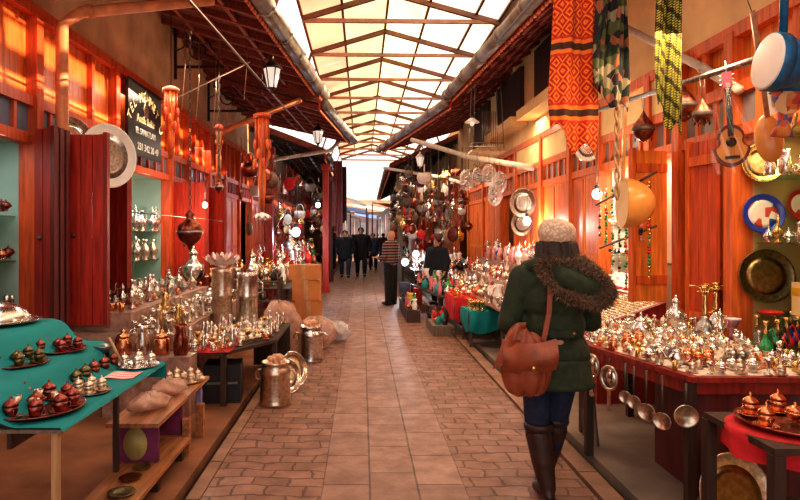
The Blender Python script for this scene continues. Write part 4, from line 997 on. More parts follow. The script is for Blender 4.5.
# fancy pieces
def rput(kind, m, px, py, s, lab, r=None, rz=0):
    x, y = rt(px, py); put(kind, m, (x, y, ZR_ + .001), rz, s, lab); reserve(x, y, (r or .06) * s); return (x, y)
rput('samovar', 'silver', 676, 331, .62, 'round-bellied silver samovar at the back of the silverware table', .17, 2)
rput('teapot', 'silver', 641, 340, 1.2, 'large silver teapot with its spout towards the woman on the silverware table', .08, 3.4)
rput('ewer', 'silver', 720, 340, .8, 'silver ewer in front of the entwined brass hookahs', .08, 2)
for i, (px, py, a, b, lab) in enumerate(((705, 338, 'silver_dark', 'brass', 'brass-stemmed hookah with a dark silver base behind the silverware'), (716, 333, 'silver', 'brass', 'brass-stemmed hookah with a bright silver base next to the open red door'))):
    x, y = rt(px, py); o = thing('hookah', lab, 'hookah', (x, y, ZR_)); o.rotation_euler = (0, 0, 1.2 * i); o.scale = (1.25, 1.25, 1.05)
    for n_, q, mm in k_hookah((a, b, 'brass'))[0]: q.obj(n_, mm, o)
    g = G()
    for k in range(3): aa = 2 * PI * k / 3; g.tube([(0, 0, .3), (.03 * math.cos(aa), .03 * math.sin(aa), .36), (.065 * math.cos(aa), .065 * math.sin(aa), .37)], .006, 5).ell((.075 * math.cos(aa), .075 * math.sin(aa), .372), (.028, .014, .008), 8, 5)
    g.obj('leaf_arm', 'brass', o); reserve(x, y, .1)
x, y = rt(733, 338); o = thing('goblet', 'pink marbled flared cup with a pale rim among the silverware', 'goblet', (x, y, ZR_)); reserve(x, y, .055)
G().lathe([(.03, 0), (.028, .02), (.022, .05), (.03, .09), (.052, .13), (.055, .14), (.045, .138), (.02, .09)], 18).obj('cup', 'pink_marble', o)
G().lathe([(.05, .138), (.058, .142), (.058, .15), (.046, .15), (.045, .14)], 18).obj('rim', 'white_enamel', o)
def perfume(label, px, py, m, s=1):
    x, y = rt(px, py); o = thing('glass_hookah', label, 'hookah', (x, y, ZR_)); reserve(x, y, .045 * s); o.scale = (s, s, s)
    G().lathe([(.03, 0), (.042, .015), (.04, .045), (.018, .075), (.012, .1), (.016, .105)], 14).obj('base', m, o)
    G().lathe([(.009, .1), (.014, .13), (.007, .15), (.012, .17), (.018, .19), (.01, .19)], 12).obj('stem', 'brass', o)
    G().tube([(.012, 0, .12), (.045, .01, .14), (.06, 0, .09), (.055, -.02, .04), (.03, -.05, .05), (.01, -.05, .1)], .007, 6).obj('hose', m, o)
for i, (px, py, m, lab) in enumerate(((766, 352, 'green_glass', 'small green glass hookah first in the row of coloured vessels'), (757, 344, 'clear_glass', 'small clear glass bottle-like hookah behind the green one'), (778, 350, 'black_glass', 'small black hookah between the green and the orange one'),
        (787, 347, 'red_glass', 'small orange-red hookah next to the black one'), (798, 346, 'blue_glass', 'small blue hookah at the picture edge'), (776, 341, 'green_glass', 'small green hookah at the back of the coloured vessels'), (791, 339, 'blue_glass', 'dark blue hookah at the back of the coloured vessels'), (806, 350, 'yellow_glass', 'yellow hookah past the blue one'))): perfume(lab, px, py, m, 1.1)
# wrapped packets
for i, (px, py, a) in enumerate(((752, 353, .3), (772, 357, -.2), (735, 350, .8))):
    x, y = rt(px, py); rr_ = .055
    if any((x - a_) ** 2 + (y - b_) ** 2 < (r_ + .03) ** 2 for a_, b_, r_ in TK): pass
    bag(['flat packet wrapped in clear film behind the middle tray', 'flat packet wrapped in clear film by the green hookah', 'wrapped packet of orange sweets beside the hookah bases'][i], (x, y, ZR_ + .001), (.07, .05, .016), 'plastic_haze', 20 + i, 'food_paper', 5, 'wrapped_packet'); reserve(x, y, .05)
scatter([(1.62, 4.32), (1.84, 3.33), (2.72, 3.33), (2.8, 5.26), (2.36, 5.26), (1.77, 4.83)], ZR_ + .001, [('sugar_bowl', 'silver', 5), ('coffee_cup', 'silver_warm', 5), ('teapot', 'silver', 2), ('goblet', 'silver', 2), ('canister', 'copper', 1), ('coffee_cup', 'copper', 2), ('candlestick', 'silver', 1), ('tea_glass', 'brass', 1)], 190, 'crowded on the silverware table', True, .55, .8, seed=21, taken=TK, gap=.002)
# hanging under the table edge
def edgept(t): return (1.60 + .23 * t - .02, 4.32 - 1.0 * t)
def hang_plate(px, py, r, lab, t):
    x, y = edgept(t); z = wz(py, y); o = thing('oval_mirror', lab, 'mirror', (x - .03, y, z)); o.rotation_euler = (PI / 2, 0, -.55)
    M = Matrix.Diagonal((.78, 1, 1, 1)); o.rotation_euler = (PI / 2, 0, -1.0)
    G().lathe([(r * .75, .0), (r * .85, .012), (r, .01), (r * 1.02, 0), (r * .9, -.006), (r * .7, -.004)], 26, M=M, cap=False).obj('frame', 'silver_warm', o)
    G().lathe([(.001, .002), (r * .76, .002), (r * .76, -.003), (.001, -.003)], 26, M=M).obj('mirror_glass', 'silver', o)
    G().box(-.014, .014, -r - .1, -r + .01, -.004, .006).ell((0, -r - .11, 0), (.02, .02, .008), 8, 5).obj('handle', 'silver_warm', o)
    G().tube([(0, r * .98, 0), (0, 0.78 - z, 0)] if .78 - z > r else [(0, r * .9, 0), (0, r * 1.1, 0)], .003, 5).obj('loop', 'iron', o)
hang_plate(580, 362, .075, 'coppery oval hand mirror hanging first under the table edge, beside the coat', .02)
hang_plate(597, 366, .085, 'silver oval hand mirror hanging second under the table edge', .17)
hang_plate(613, 378, .085, 'silver oval hand mirror hanging third under the table edge', .36)
def ladle(px, py, r, lab, t=None, y=None, x=None, m='silver_warm', inner='copper', yaw=-.8):
    if t is not None: x, y = edgept(t)
    z = wz(py, y); o = thing('hanging_ladle', lab, 'ladle', (x - .03, y, z)); o.rotation_euler = (PI / 2, 0, yaw)
    G().lathe([(.002, -.03), (r * .6, -.025), (r * .92, 0), (r * 1.03, .006), (r, .012), (r * .9, .004)], 22).obj('bowl', m, o)
    G().lathe([(.002, -.006), (r * .55, -.004), (r * .6, -.012), (.002, -.012)], 20).obj('engraved_centre', inner, o)
    G().tube([(0, r * .95, .004), (0, .775 - z, .004)], .007, 6).obj('handle', 'iron', o)
ladle(633, 397, .04, 'small coppery ladle hanging first after the oval mirrors', .52)
ladle(641, 402, .042, 'small silvery ladle hanging second after the oval mirrors', .6, inner='silver')
ladle(650, 412, .052, 'wide silvery ladle hanging in the middle under the table edge', .71, inner='silver_warm')
ladle(660, 421, .05, 'copper-filled ladle hanging lowest near the table corner', .84)
ladle(686, 416, .062, 'largest copper-centred ladle hanging on the near side past the table corner', None, 3.3, wx(686, 3.3) + .03, yaw=-.25)
# cloth/boxes under the table
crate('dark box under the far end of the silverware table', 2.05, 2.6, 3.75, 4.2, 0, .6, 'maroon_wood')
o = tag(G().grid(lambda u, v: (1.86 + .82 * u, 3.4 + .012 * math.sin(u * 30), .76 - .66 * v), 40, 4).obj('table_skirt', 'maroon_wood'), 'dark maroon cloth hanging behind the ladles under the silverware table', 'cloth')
plate('big engraved brass tray leaning on the floor below the red-draped stand', (wx(735, 3.12), 3.12, .235), .21, (PI / 2 - .3, 0, .15), 'brass_dark', 'silver_warm', 'brass_tray', 'brass_dark')
# stool by the table
o = thing('wooden_stool', 'low greyish wooden stool between the woman and the silverware table', 'stool', (1.62, 4.62, 0))
G().box(-.14, .14, -.12, .12, .44, .47).obj('seat', 'grey_wood', o)
for a in (-1, 1):
    for b2 in (-1, 1): G().bar((a * .11, b2 * .09, .44), (a * .14, b2 * .12, 0), .03, .03).obj('leg', 'grey_wood', o)
    G().bar((a * .125, -.1, .2), (a * .125, .1, .2), .02, .02).obj('stretcher', 'grey_wood', o)
# red draped stand with copper cups near corner
table('side_stand', 'small round-topped stand under the red cloth nearest the camera', rect(1.72, 2.3, 2.5, 3.02), .7, 'dark_wood', 'dark_wood', 'stand')
g = G()
def rc(u, v):
    a = 2 * PI * u; r = .26 * v / .6 if v < .6 else .26 + .02 * math.sin(6 * a) * (v - .6) * 2
    z = .706 if v < .6 else .706 - (v - .6) * .3
    return (2.0 + r * 1.15 * math.cos(a), 2.77 + r * math.sin(a), z)
tag(g.grid(rc, 48, 14).obj('red_cloth', 'red_cloth'), 'bright red cloth over the small stand nearest the camera', 'cloth')
cupset(2.0, 2.77, .71, .245, 6, 'copper', 'copper_dark', 'big round copper tray on the red-draped stand', 'the red-draped stand', s=1.1)

# right display window goods
for (px, py, r, m, rim, c, lab) in ((762, 163, .15, 'brass', 'brass', 'brass_dark', 'brass plate on the top glass shelf of the yellow-lit window'), (763, 214, .15, 'white_enamel', 'blue_glass', 'floral_enamel', 'flower-painted plate with a dark blue rim on the middle glass shelf'),
        (766, 276, .2, 'brass_dark', 'bronze_green', 'brass_dark', 'large dull engraved plate at the bottom of the yellow-lit window'), (803, 205, .12, 'floral_enamel', 'red_glass', 'floral_enamel', 'flower-painted plate with a red rim at the picture edge')):
    plate(lab, W(px, py, 4.56), r, (PI / 2 - .12, 0, -.12), m, rim, 'display_plate', c)
for i_, z_ in enumerate((1.53, 2.02)):
    scatter(rect(2.93, 3.36, 4.12, 4.5), z_ + .001, [('ewer', 'silver', 3), ('teapot', 'silver', 2), ('ewer', 'brass', 1), ('jug', 'silver', 1)], 8, ['on the middle glass shelf of the yellow-lit window', 'on the top glass shelf of the yellow-lit window'][i_], True, .6, .8, seed=90 + i_)
bxx = thing('yellow_box', 'yellow and cream box standing low in the yellow-lit window', 'box', (3.24, 4.3, 1.002), 0); G().box(-.09, .12, -.1, .1, 0, .24).obj('box', 'plaster_cream', bxx); G().box(-.092, .122, -.102, .102, .14, .2).obj('band', 'yellow_glass', bxx)
plate('shallow red glass bowl on the sill of the yellow-lit window', (3.0, 4.4, 1.008), .08, (.0, 0, 0), 'red_glass', 'red_glass', 'red_bowl')

# shutters and shop frontage right
shutter('orange shutter leaf opened into the street beside the silverware table', (2.83, 5.58), PI + .2, .34, .97, 2.36, 'orange_wood_bright', 'orange_wood', 2)
shutter('narrow orange leaf hinged behind the opened shutter', (2.84, 4.78), PI / 2 + .1, .34, .7, 2.36, 'red_orange_wood', 'orange_wood', 3)
for i, (a, b2) in enumerate(((W(612, 205, 6.2), W(694, 172, 5.3)), (W(640, 248, 6.1), W(696, 226, 5.3)))):
    rod((2.42, a[1], a[2]), (2.6, b2[1], b2[2]), .012, ['upper dark rod with strings of beads beside the opened shutter', 'lower dark rod with strings of beads beside the opened shutter'][i], 'iron')
def beads(label, x, y, z1, L, ms, grp, seed):
    rr = random.Random(seed); g = G(); z = z1; i = 0
    while z > z1 - L:
        s = rr.uniform(.011, .019); g.ell((rr.uniform(-.006, .006), rr.uniform(-.006, .006), z - z1), (s, s, s), 7, 5, rr.randrange(len(ms))); z -= s * 1.9
    g.tube([(0, 0, 0), (0, 0, -L)], .002, 4)
    return tag(g.obj('hanging_beads', ms, None, (x, y, z1)), label, 'beads', grp)
for i in range(8):
    t = i / 7; y = 5.35 + .8 * t; z = wz(176 + 12 * t, y)
    beads('long string of mixed coloured beads hanging by the opened orange shutter', 2.56 - .12 * t, y, 2.05, R.uniform(.5, 1.0), [['red_glass', 'brass', 'green_glass'], ['silver', 'black_glass', 'pink_enamel'], ['green_glass', 'silver', 'white_enamel']][i % 3], 'bead strings by the opened shutter', i)
# fez/shoe shelves in white display
def slipper(label, loc, rz, m, grp):
    o = thing('slipper', label, 'slipper', loc, rz, grp)
    G().ell((0, 0, .012), (.045, .11, .012), 10, 6).obj('sole', 'brown_leather', o)
    g = G().ell((0, .05, .03), (.044, .062, .032), 10, 8); g.ell((0, .11, .04), (.012, .02, .02), 8, 6); g.obj('upper', m, o)
for i in range(3):
    for j in range(5):
        slipper('white slipper stood in a row on the lit shelves of the white window' if i != 1 else 'black and white slipper on the middle row of the white window', (3.0 + .12 * 0 + .02, 6.16 + .215 * j, (1.05, 1.35, 1.7)[i] + .008), 1.3, 'white_enamel' if (i != 1 or j % 2) else 'black_plastic', 'white slippers in the white window' if i != 1 else 'mixed slippers in the white window')
scatter(rect(3.1, 3.35, 6.1, 7.15), 2.053, [('vase', 'white_enamel', 2), ('figurine', 'pink_enamel', 1), ('vase', 'pink_enamel', 1)], 9, 'on the top shelf of the white window', True, .8, 1, seed=31)
# jewellery tray stand under white window
sl = thing('display_stand', 'sloping stand with rows of golden trinkets below the white window', 'stand')
G()._add([(2.2, 5.62, 0), (2.85, 5.62, 0), (2.85, 7.3, 0), (2.2, 7.3, 0), (2.2, 5.62, .72), (2.85, 5.62, .95), (2.85, 7.3, .95), (2.2, 7.3, .72)], [(0, 3, 2, 1), (4, 5, 6, 7), (0, 1, 5, 4), (1, 2, 6, 5), (2, 3, 7, 6), (3, 0, 4, 7)]).obj('body', 'red_wood_dark', sl)
G()._add([(2.24, 5.67, .738), (2.8, 5.67, .936), (2.8, 7.25, .936), (2.24, 7.25, .738)], [(0, 1, 2, 3)]).obj('lining', 'white_cloth', sl)
g = G(); rr = random.Random(4)
for i in range(14):
    for j in range(36):
        x = 2.27 + i * .039; y = 5.7 + j * .0435; z = .735 + (x - 2.24) / .56 * .198 + .012; s = rr.uniform(.008, .014); g.ell((x, y, z), (s, s * 1.3, s), 6, 4, rr.randrange(3))
q = g.obj('trinket', ['brass', 'silver', 'brass'], sl); q['kind'] = 'stuff'
for j in range(6):
    o = thing('shoe_card', 'white and red card leaning in a row on the sill of the white window', 'card', (2.86, 5.9 + .2 * j, .955), 0, 'cards on the sill of the white window'); o.rotation_euler = (0, .5, .15)
    G().box(-.008, .008, -.08, .08, 0, .22).obj('card', 'white_enamel', o); G().box(-.011, -.008, -.07, .07, .02, .05).obj('red_edge', 'red_cloth', o)

# --- hanging textiles under right gutter
def hang_cloth(name, label, m, px0, px1, pyb, Y, ztop, tail, seed, cat, folds=7, tipside=0):
    """a strip gathered over the rod: gentle vertical folds, hem cut to a slanting point"""
    x0, x1 = wx(px0, Y), wx(px1, Y); zb = wz(pyb, Y); H = ztop - zb; xc = (x0 + x1) / 2; Wd = x1 - x0
    def f(u, v):
        wv = Wd * (.78 + .22 * min(1, v * 1.4) - tail * max(0, v - .8) * .6)
        hem = 1 - (.16 * (1 - u) if tipside >= 0 else .16 * u) * v - .05 * math.sin(3 * PI * u) * v
        x = xc + (u - .5) * wv + .03 * math.sin(2.5 * v + seed) * Wd
        y = Y + .028 * math.sin(folds * 2 * PI * u * .5 + 1.5 * v + seed) * (1 - .3 * v) + .012 * math.sin(folds * 2.7 * PI * u + 4 * v)
        return (x, y, ztop - H * v * hem)
    g = G().grid(f, 70, 60); o = g.obj(name, m); o['label'] = label; o['category'] = cat
    md = o.modifiers.new('Solidify', 'SOLIDIFY'); md.thickness = .006
    return o
hang_cloth('hanging_rug', 'orange and red patterned rug hanging under the gutter above the street', 'rug_orange', 549, 597, 158, 4.5, 3.52, .8, 1, 'rug', 3)
hang_cloth('hanging_scarf', 'dark camouflage scarf hanging next to the orange rug', 'camo_cloth', 594, 630, 112, 4.4, 3.52, .9, 2, 'scarf', 4)
hang_cloth('hanging_scarf', 'narrow dark scarf hanging between the rug and the camouflage scarf', 'black_coat', 588, 600, 95, 4.55, 3.52, .4, 5, 'scarf', 3)
hang_cloth('hanging_scarf', 'yellow and black checked scarf hanging alone in front of the cream wall', 'scarf_yellow', 655, 684, 136, 4.0, 3.5, .9, 3, 'scarf', 3)
o = thing('twisted_rope', 'thick twisted pale rope hanging below the camouflage scarf', 'rope', W(617, 110, 4.7)); z0 = 0
g = G()
for ph in (0, PI): g.tube([(.014 * math.cos(ph + t * .9), .014 * math.sin(ph + t * .9), .45 - t * .035) for t in range(34)], .011, 6)
g.obj('strand', 'pale_wood', o)
G().tube([(0, 0, .45), (0, 0, 1.0)], .004, 5).obj('cord', 'dark_metal', o)

# gourds on the rod
def rodpt(px):
    for i in range(200):
        t = i / 199; p = [ROD0[k] + (ROD1[k] - ROD0[k]) * t for k in range(3)]
        if 362 + p[0] / p[1] * 600 >= px: return p
    return ROD1
def gourd(label, px, py, s, m='copper_dark', rod_=True):
    p = rodpt(px); z = wz(py, p[1]); o = thing('gourd_lamp', label, 'lamp', (p[0], p[1], z))
    G().lathe([(.004 * s, -.11 * s), (.03 * s, -.1 * s), (.075 * s, -.06 * s), (.09 * s, 0), (.075 * s, .05 * s), (.035 * s, .1 * s), (.012 * s, .14 * s), (.004, .16 * s)], 18).obj('gourd', m, o)
    G().lathe([(.088 * s, -.022), (.094 * s, -.01), (.093 * s, .012), (.087 * s, .02)], 18).obj('carved_band', 'iron', o)
    for a in (-.02, .02): G().tube([(0, 0, .15 * s), (a, 0, p[2] - z)], .002, 4).obj('string', 'silver_dark', o)
    for k in range(8): a = 2 * PI * k / 8; G().ell((.07 * s * math.cos(a), .07 * s * math.sin(a), -.09 * s), (.006, .006, .016), 6, 4).obj('tassel', 'dark_metal', o)
gourd('dark pear-shaped gourd lamp hanging first on the thin rod', 643, 129, 1.0)
gourd('largest dark gourd lamp hanging right behind the yellow checked scarf', 682, 106, 1.12)
gourd('small dark gourd lamp with a dangling tip next to the largest one', 702, 114, .72)
# guitar
gx, gy, gz = W(731, 146, 3.85)
gt = thing('small_guitar', 'small sunburst guitar in clear film hanging from the thin rod', 'guitar', (gx, gy, gz)); gt.rotation_euler = (.0, -.06, -.45)
def outline(s):
    P = []
    for i in range(40):
        a = 2 * PI * i / 40; r = .085 + .02 * math.cos(2 * a + PI) + (.016 * (-math.sin(a))); P.append((r * math.cos(a) * s * 1.05, .14 * math.sin(a) * s))
    return P
def gshape(s):
    P = []
    for i in range(48):
        t = 2 * PI * i / 48; z = math.sin(t); w_ = math.cos(t)
        wd = (.105 if z < 0 else .088) * (1 - .22 * math.exp(-((z - .18) / .22) ** 2)); P.append((w_ * wd * s, z * .135 * s))
    return P
MX = Matrix.Rotation(PI / 2, 4, 'X')
G().prism(gshape(1.0), -.03, .03, 0, MX).obj('body', 'uke_edge', gt)
G().prism(gshape(.84), .03, .034, 0, MX).obj('soundboard', 'uke_wood', gt)
G().lathe([(.03, .034), (.03, .0365), (.001, .0365)], 20, M=Matrix.Translation((0, 0, .02)) @ MX).obj('sound_hole', 'black_plastic', gt)
G().box(-.04, .04, -.045, -.035, -.085, -.068).obj('bridge', 'black_plastic', gt)
G().box(-.016, .016, -.045, -.02, .06, .37).obj('neck', 'black_plastic', gt)
G().box(-.026, .026, -.04, -.022, .37, .47).obj('headstock', 'pink_plastic', gt)
g = G()
for k in (-1, 1):
    for zz in (.39, .42, .45): g.tube([(k * .026, -.03, zz), (k * .042, -.03, zz)], .006, 6)
g.obj('peg', 'silver', gt)
g = G()
for k in range(4): x = -.012 + .008 * k; g.tube([(x, -.048, -.075), (x * .8, -.047, .4)], .0008, 3)
g.obj('string', 'silver', gt)
p = rodpt(728); G().tube([(0, -.03, .46), (0, 0, p[2] - gz + .02)], .003, 5).obj('hook', 'silver', gt)
g = G().grid(lambda u, v: (-.12 + .24 * u * 1.0 + 0, -.05 - .012 * math.sin(9 * u + 5 * v), -.18 + .5 * v), 16, 16); 
g.v = [(x * (1 - .55 * max(0, (z - .05) / .3)), y, z) for x, y, z in g.v]; g.obj('clear_film', 'clear_glass', gt)
# drums
def drum(label, c, rot, s, mbody, hang=1.0):
    o = thing('goblet_drum', label, 'drum', c); o.rotation_euler = rot; o.scale = (s, s, s)
    G().lathe([(.1, .0), (.105, -.01), (.1, -.06), (.085, -.12), (.045, -.17), (.04, -.24), (.07, -.32), (.06, -.32)], 26).obj('body', mbody, o)
    G().lathe([(.112, .01), (.116, 0), (.114, -.035), (.104, -.035)], 26, cap=False).obj('hoop', 'drum_blue', o)
    G().lathe([(.001, .014), (.1, .014), (.112, .01), (.1, .004), (.001, .006)], 26).obj('drumhead', 'drum_skin', o)
    return o
dx, dy, dz = W(770, 62, 3.0)
dr = drum('large blue goblet drum with a white skin hanging at the top corner', (dx, dy, dz), (0, 0, 0), 1.25, 'drum_blue'); dr.rotation_euler = Vector((-.97, .06, .1)).to_track_quat('Z', 'Y').to_euler()
x, y, z = W(790, 92, 3.2); d2 = drum('patterned goblet drum hanging just below the blue one', (x, y, z + .02), (0, 0, 0), .8, 'drum_pattern'); d2.rotation_euler = Vector((.1, -.1, 1)).to_track_quat('Z', 'Y').to_euler()
o = tag(G().tube([(dx + .1, dy + .05, dz + .13), (dx + .1, dy + .03, dz + .55), (dx + .08, dy, 3.9)], .02, 8).obj('blue_strap', 'drum_blue'), 'blue strap the big drum hangs from', 'strap')
# long-necked instrument (saz)
sx, sy, sz = W(766, 118, 3.45); o = thing('long_necked_lute', 'long-necked wooden lute hanging behind the drums', 'lute', (sx, sy, sz)); o.rotation_euler = (0, -.12, -.3)
G().ell((0, 0, -.12), (.075, .05, .14), 16, 12).obj('bowl', 'lute_wood', o); G().box(-.012, .012, -.03, -.01, 0, .62).obj('neck', 'bench_wood', o)
G().tube(arc((.06, 0, 0), .09, 180, 360, 10, 1, 1.2), .008, 6).obj('curved_arm', 'brass_dark', o); G().tube([(0, -.02, .6), (.0, .15, .95)], .003, 4).obj('cord', 'iron', o)
# lute with round bowl
lx, ly, lz = W(622, 203, 5.0); o = thing('wooden_lute', 'long-necked lute with a deep golden bowl hanging by the white window', 'lute', (lx, ly, lz)); o.rotation_euler = (0, .03, -.05)
g = G()
def half(u, v):
    a = PI * u - PI / 2; b2 = PI * v; return (.27 * math.sin(b2) * math.cos(a) - 0.0, .15 * math.sin(b2) * math.sin(a), -.21 * math.cos(b2))
g.grid(half, 18, 18); g.obj('bowl', 'lute_wood', o)
g = G().grid(lambda u, v: (-.002, .15 * math.sin(PI * v) * (2 * u - 1), -.21 * math.cos(PI * v)), 8, 18); g.obj('soundboard', 'lute_face', o)
G().box(-.012, .012, -.016, .016, .19, 1.0).obj('neck', 'lute_wood', o)
g = G()
for k in range(5): g.tube([(-.03, -.0, .8 + .04 * k), (.03, 0, .8 + .04 * k)], .006, 5)
g.obj('peg', 'lute_wood', o); G().tube([(0, 0, 1.0), (0, 0, 1.45)], .004, 4).obj('cord', 'iron', o)
# silver discs hung on orange doors, bulbs
for i, (px, py, Y, r, lab) in enumerate(((589, 146, 7.4, .19, 'oval silver tray hanging high beside the camouflage scarf'), (523, 203, 10.0, .24, 'upper silver tray hanging on the orange doors'), (522, 224, 10.2, .2, 'lower silver tray hanging on the orange doors'))):
    x, y, z = W(px, py, Y); o = plate(lab, (min(x, 2.8), Y, z), r, (PI / 2, 0, -.8), 'silver', 'silver_warm'); G().tube([(0, r, 0), (0, r + .4, 0)], .004, 4).obj('cord', 'iron', o)
def bulb(label, px, py, Y, r=.045, m='lit_lamp', up=.7, e=18, c=(1, .8, .55)):
    x, y, z = W(px, py, Y); o = thing('light_bulb', label, 'light bulb', (x, y, z))
    G().ell((0, 0, 0), (r, r, r * 1.15), 14, 10).obj('glass', m, o); G().lathe([(r * .5, r * .9), (r * .5, r * 1.9), (.008, r * 2.1)], 10).obj('socket', 'black_plastic', o)
    G().tube([(0, 0, r * 2), (0, 0, up)], .004, 4).obj('cord', 'black_plastic', o)
    light('POINT', 'bulb_light', (x, y - r * 2.2, z - r * 1.5), e, c, .05)
bulb('lit warm bulb hanging beside the golden-bowled lute', 597, 194, 6.6, .05, e=60)
bulb('lit bulb glowing in front of the orange doors behind the silver trays', 527, 221, 9.6, .06, e=60, c=(1, .9, .8))
bulb('cold white bulb among the hanging goods on the far sunny side', 405, 262, 15, .085, 'lit_cold', 1.2, 60, (.8, .9, 1))
bulb('second cold white bulb close to the seated vendor', 416, 254, 14.5, .075, 'lit_cold', 1.2, 50, (.8, .9, 1))
bulb('bluish glowing bulb over the shaded glass stall', 296, 232, 14.5, .1, 'lit_cold', 1.4, 90, (.6, .82, 1))
bulb('warm bulb over the rear of the silver stall', 205, 205, 8.3, .035, e=60)
bulb('white bulb low over the shaded side near the walkers', 318, 205, 20, .08, 'lit_cold', 1.2, 60, (.8, .9, 1))

# bird-cage like rack with lamps in film
cx, cy, cz = W(486, 148, 9.6); o = thing('hanging_rack', 'square wire rack hanging from the gutter with lamps below it', 'rack', (cx, cy, cz))
g = G()
for a in (-1, 1):
    for b2 in (-1, 1): g.tube([(a * .24, b2 * .2, -.05), (a * .2, b2 * .16, 1.0)], .008, 5)
for zz in (-.05, .05): g.tube([(-.24, -.2, zz), (.24, -.2, zz), (.24, .2, zz), (-.24, .2, zz), (-.24, -.2, zz)], .01, 5)
for k in range(9): g.tube([(-.1 + .03 * k, -.2, 0), (-.1 + .03 * k, -.2, .55)], .006, 4)
g.obj('wire_frame', 'iron', o); G().box(-.26, .26, -.22, .22, -.08, -.05).obj('base_board', 'pale_wood', o)
o = thing('pendant_lamp', 'pendant lamp with a flared white shade hanging above the wire rack', 'lamp', W(472, 122, 9.2))
G().lathe([(.03, .06), (.045, .05), (.11, .0), (.115, -.01), (.1, -.0), (.03, .04)], 18).obj('shade', 'white_enamel', o); G().ell((0, 0, -.02), (.035, .035, .045), 10, 8).obj('bulb', 'lamp_glass', o); G().tube([(0, 0, .05), (0, 0, .7)], .005, 5).obj('cord', 'dark_metal', o)
for i, (px, py, r, lab) in enumerate(((466, 181, .14, 'lamp wrapped in clear film hanging nearest the street below the wire rack'), (477, 177, .12, 'lamp wrapped in clear film second from the street below the wire rack'), (489, 176, .15, 'silver lantern wrapped in film in the middle below the wire rack'), (500, 183, .14, 'lamp wrapped in clear film closest to the orange doors'), (494, 196, .15, 'lowest film-wrapped lamp below the wire rack'))):
    Y = 9.3 + .25 * (i % 3); x, y, z = W(px, py, Y); o = bag(lab, (x, y, z - r * 1.1), (r * .72, r * .72, r * 1.15), 'film_thin', 40 + i, 'silver_dark', 9, 'wrapped_lamp'); o['category'] = 'lamp'
    G().tube([(0, 0, r * 2.2), (0, 0, 2.5 * r + .35)], .005, 4).obj('cord', 'iron', o)

# --- right middle stalls
table('market_stall', 'wide stepped stall of silver and glass behind the red and turquoise cloths', rect(1.75, 2.8, 7.42, 12.6), .62, 'plastic_step', 'dark_wood', 'stall')
crate('riser under the second step of the wide right-hand stall', 2.12, 2.8, 7.45, 12.5, .622, .86, 'plastic_step', 'wooden_riser', 'riser')
crate('riser under the top step of the wide right-hand stall', 2.45, 2.8, 7.45, 12.5, .862, 1.1, 'plastic_step', 'wooden_riser', 'riser')
B1 = [('teapot', 'silver', 4), ('sugar_bowl', 'silver_warm', 4), ('goblet', 'silver', 3), ('ewer', 'silver_warm', 2), ('jug', 'white_enamel', 1), ('canister', 'copper', 2), ('vase', 'brass', 1), ('dish', 'silver', 2), ('figurine', 'red_glass', 1), ('vase', 'silver', 2)]
scatter(rect(1.76, 2.11, 7.42, 12.55), .622, B1, 140, 'on the front step of the wide sunny stall', True, .9, 1.25, seed=11)
scatter(rect(2.13, 2.44, 7.47, 12.45), .862, B1, 130, 'on the second step of the wide sunny stall', True, .95, 1.3, seed=12)
scatter(rect(2.46, 2.79, 7.47, 12.45), 1.102, [('samovar', 'silver', 1), ('ewer', 'silver', 3), ('vase', 'silver', 2), ('teapot', 'silver', 2), ('vase', 'white_enamel', 1), ('vase', 'blue_glass', 1), ('figurine', 'pink_enamel', 1)], 80, 'on the top step of the wide sunny stall', True, 1.0, 1.4, seed=13)
# low trestles in front: turquoise and red
def lowcart(label, x0, x1, y0, y1, z, m, clabel, drop, cm):
    o = table('trestle', label, rect(x0, x1, y0, y1), z, 'dark_wood', 'iron', 'trestle', legr=.014)
    for zz in (.06, .3): G().bar((x0 + .02, y0 + .02, zz), (x1 - .02, y0 + .02, zz), .02, .02).obj('rail', 'iron', o)
    g = G()
    g.grid(lambda u, v: (x0 - .012 + (x1 - x0 + .024) * u, y0 - .014 + (y1 - y0 + .02) * v, z + .006 + .004 * math.sin(12 * u + 9 * v)), 20, 10)
    g.grid(lambda u, v: (x0 - .012 + (x1 - x0 + .024) * u, y0 - .016 - .012 * math.sin(PI * v) * (1 + math.sin(16 * u)), z + .006 - drop * v * (1 + .15 * math.sin(5 * u))), 24, 8)
    g.grid(lambda u, v: (x0 - .016 - .012 * math.sin(PI * v) * (1 + math.sin(16 * u)), y0 - .014 + (y1 - y0 + .02) * u, z + .006 - drop * v * (1 + .15 * math.sin(5 * u))), 24, 8)
    return tag(g.obj('tablecloth', cm), clabel, 'tablecloth')
lowcart('low iron-legged trestle under the turquoise cloth by the street', 1.5, 2.02, 8.35, 9.0, .5, 0, 'turquoise cloth hanging over the low trestle by the street', .27, 'turquoise_cloth')
lowcart('low iron-legged trestle under the red cloth by the street', 1.42, 1.74, 9.15, 10.1, .6, 0, 'bright red cloth hanging over the second low trestle', .32, 'red_cloth')
scatter(rect(1.52, 1.72, 8.38, 8.97), .513, [('sugar_bowl', 'brass', 1), ('coffee_cup', 'copper', 2), ('goblet', 'brass', 1)], 14, 'on the turquoise trestle by the street', True, .9, 1.1, seed=14)
scatter(rect(1.43, 1.73, 9.2, 10.05), .613, [('sugar_bowl', 'silver', 1), ('vase', 'brass', 1), ('dish', 'red_glass', 1), ('coffee_cup', 'copper', 2), ('jug', 'silver', 1)], 22, 'on the red trestle by the street', True, .9, 1.2, seed=15)
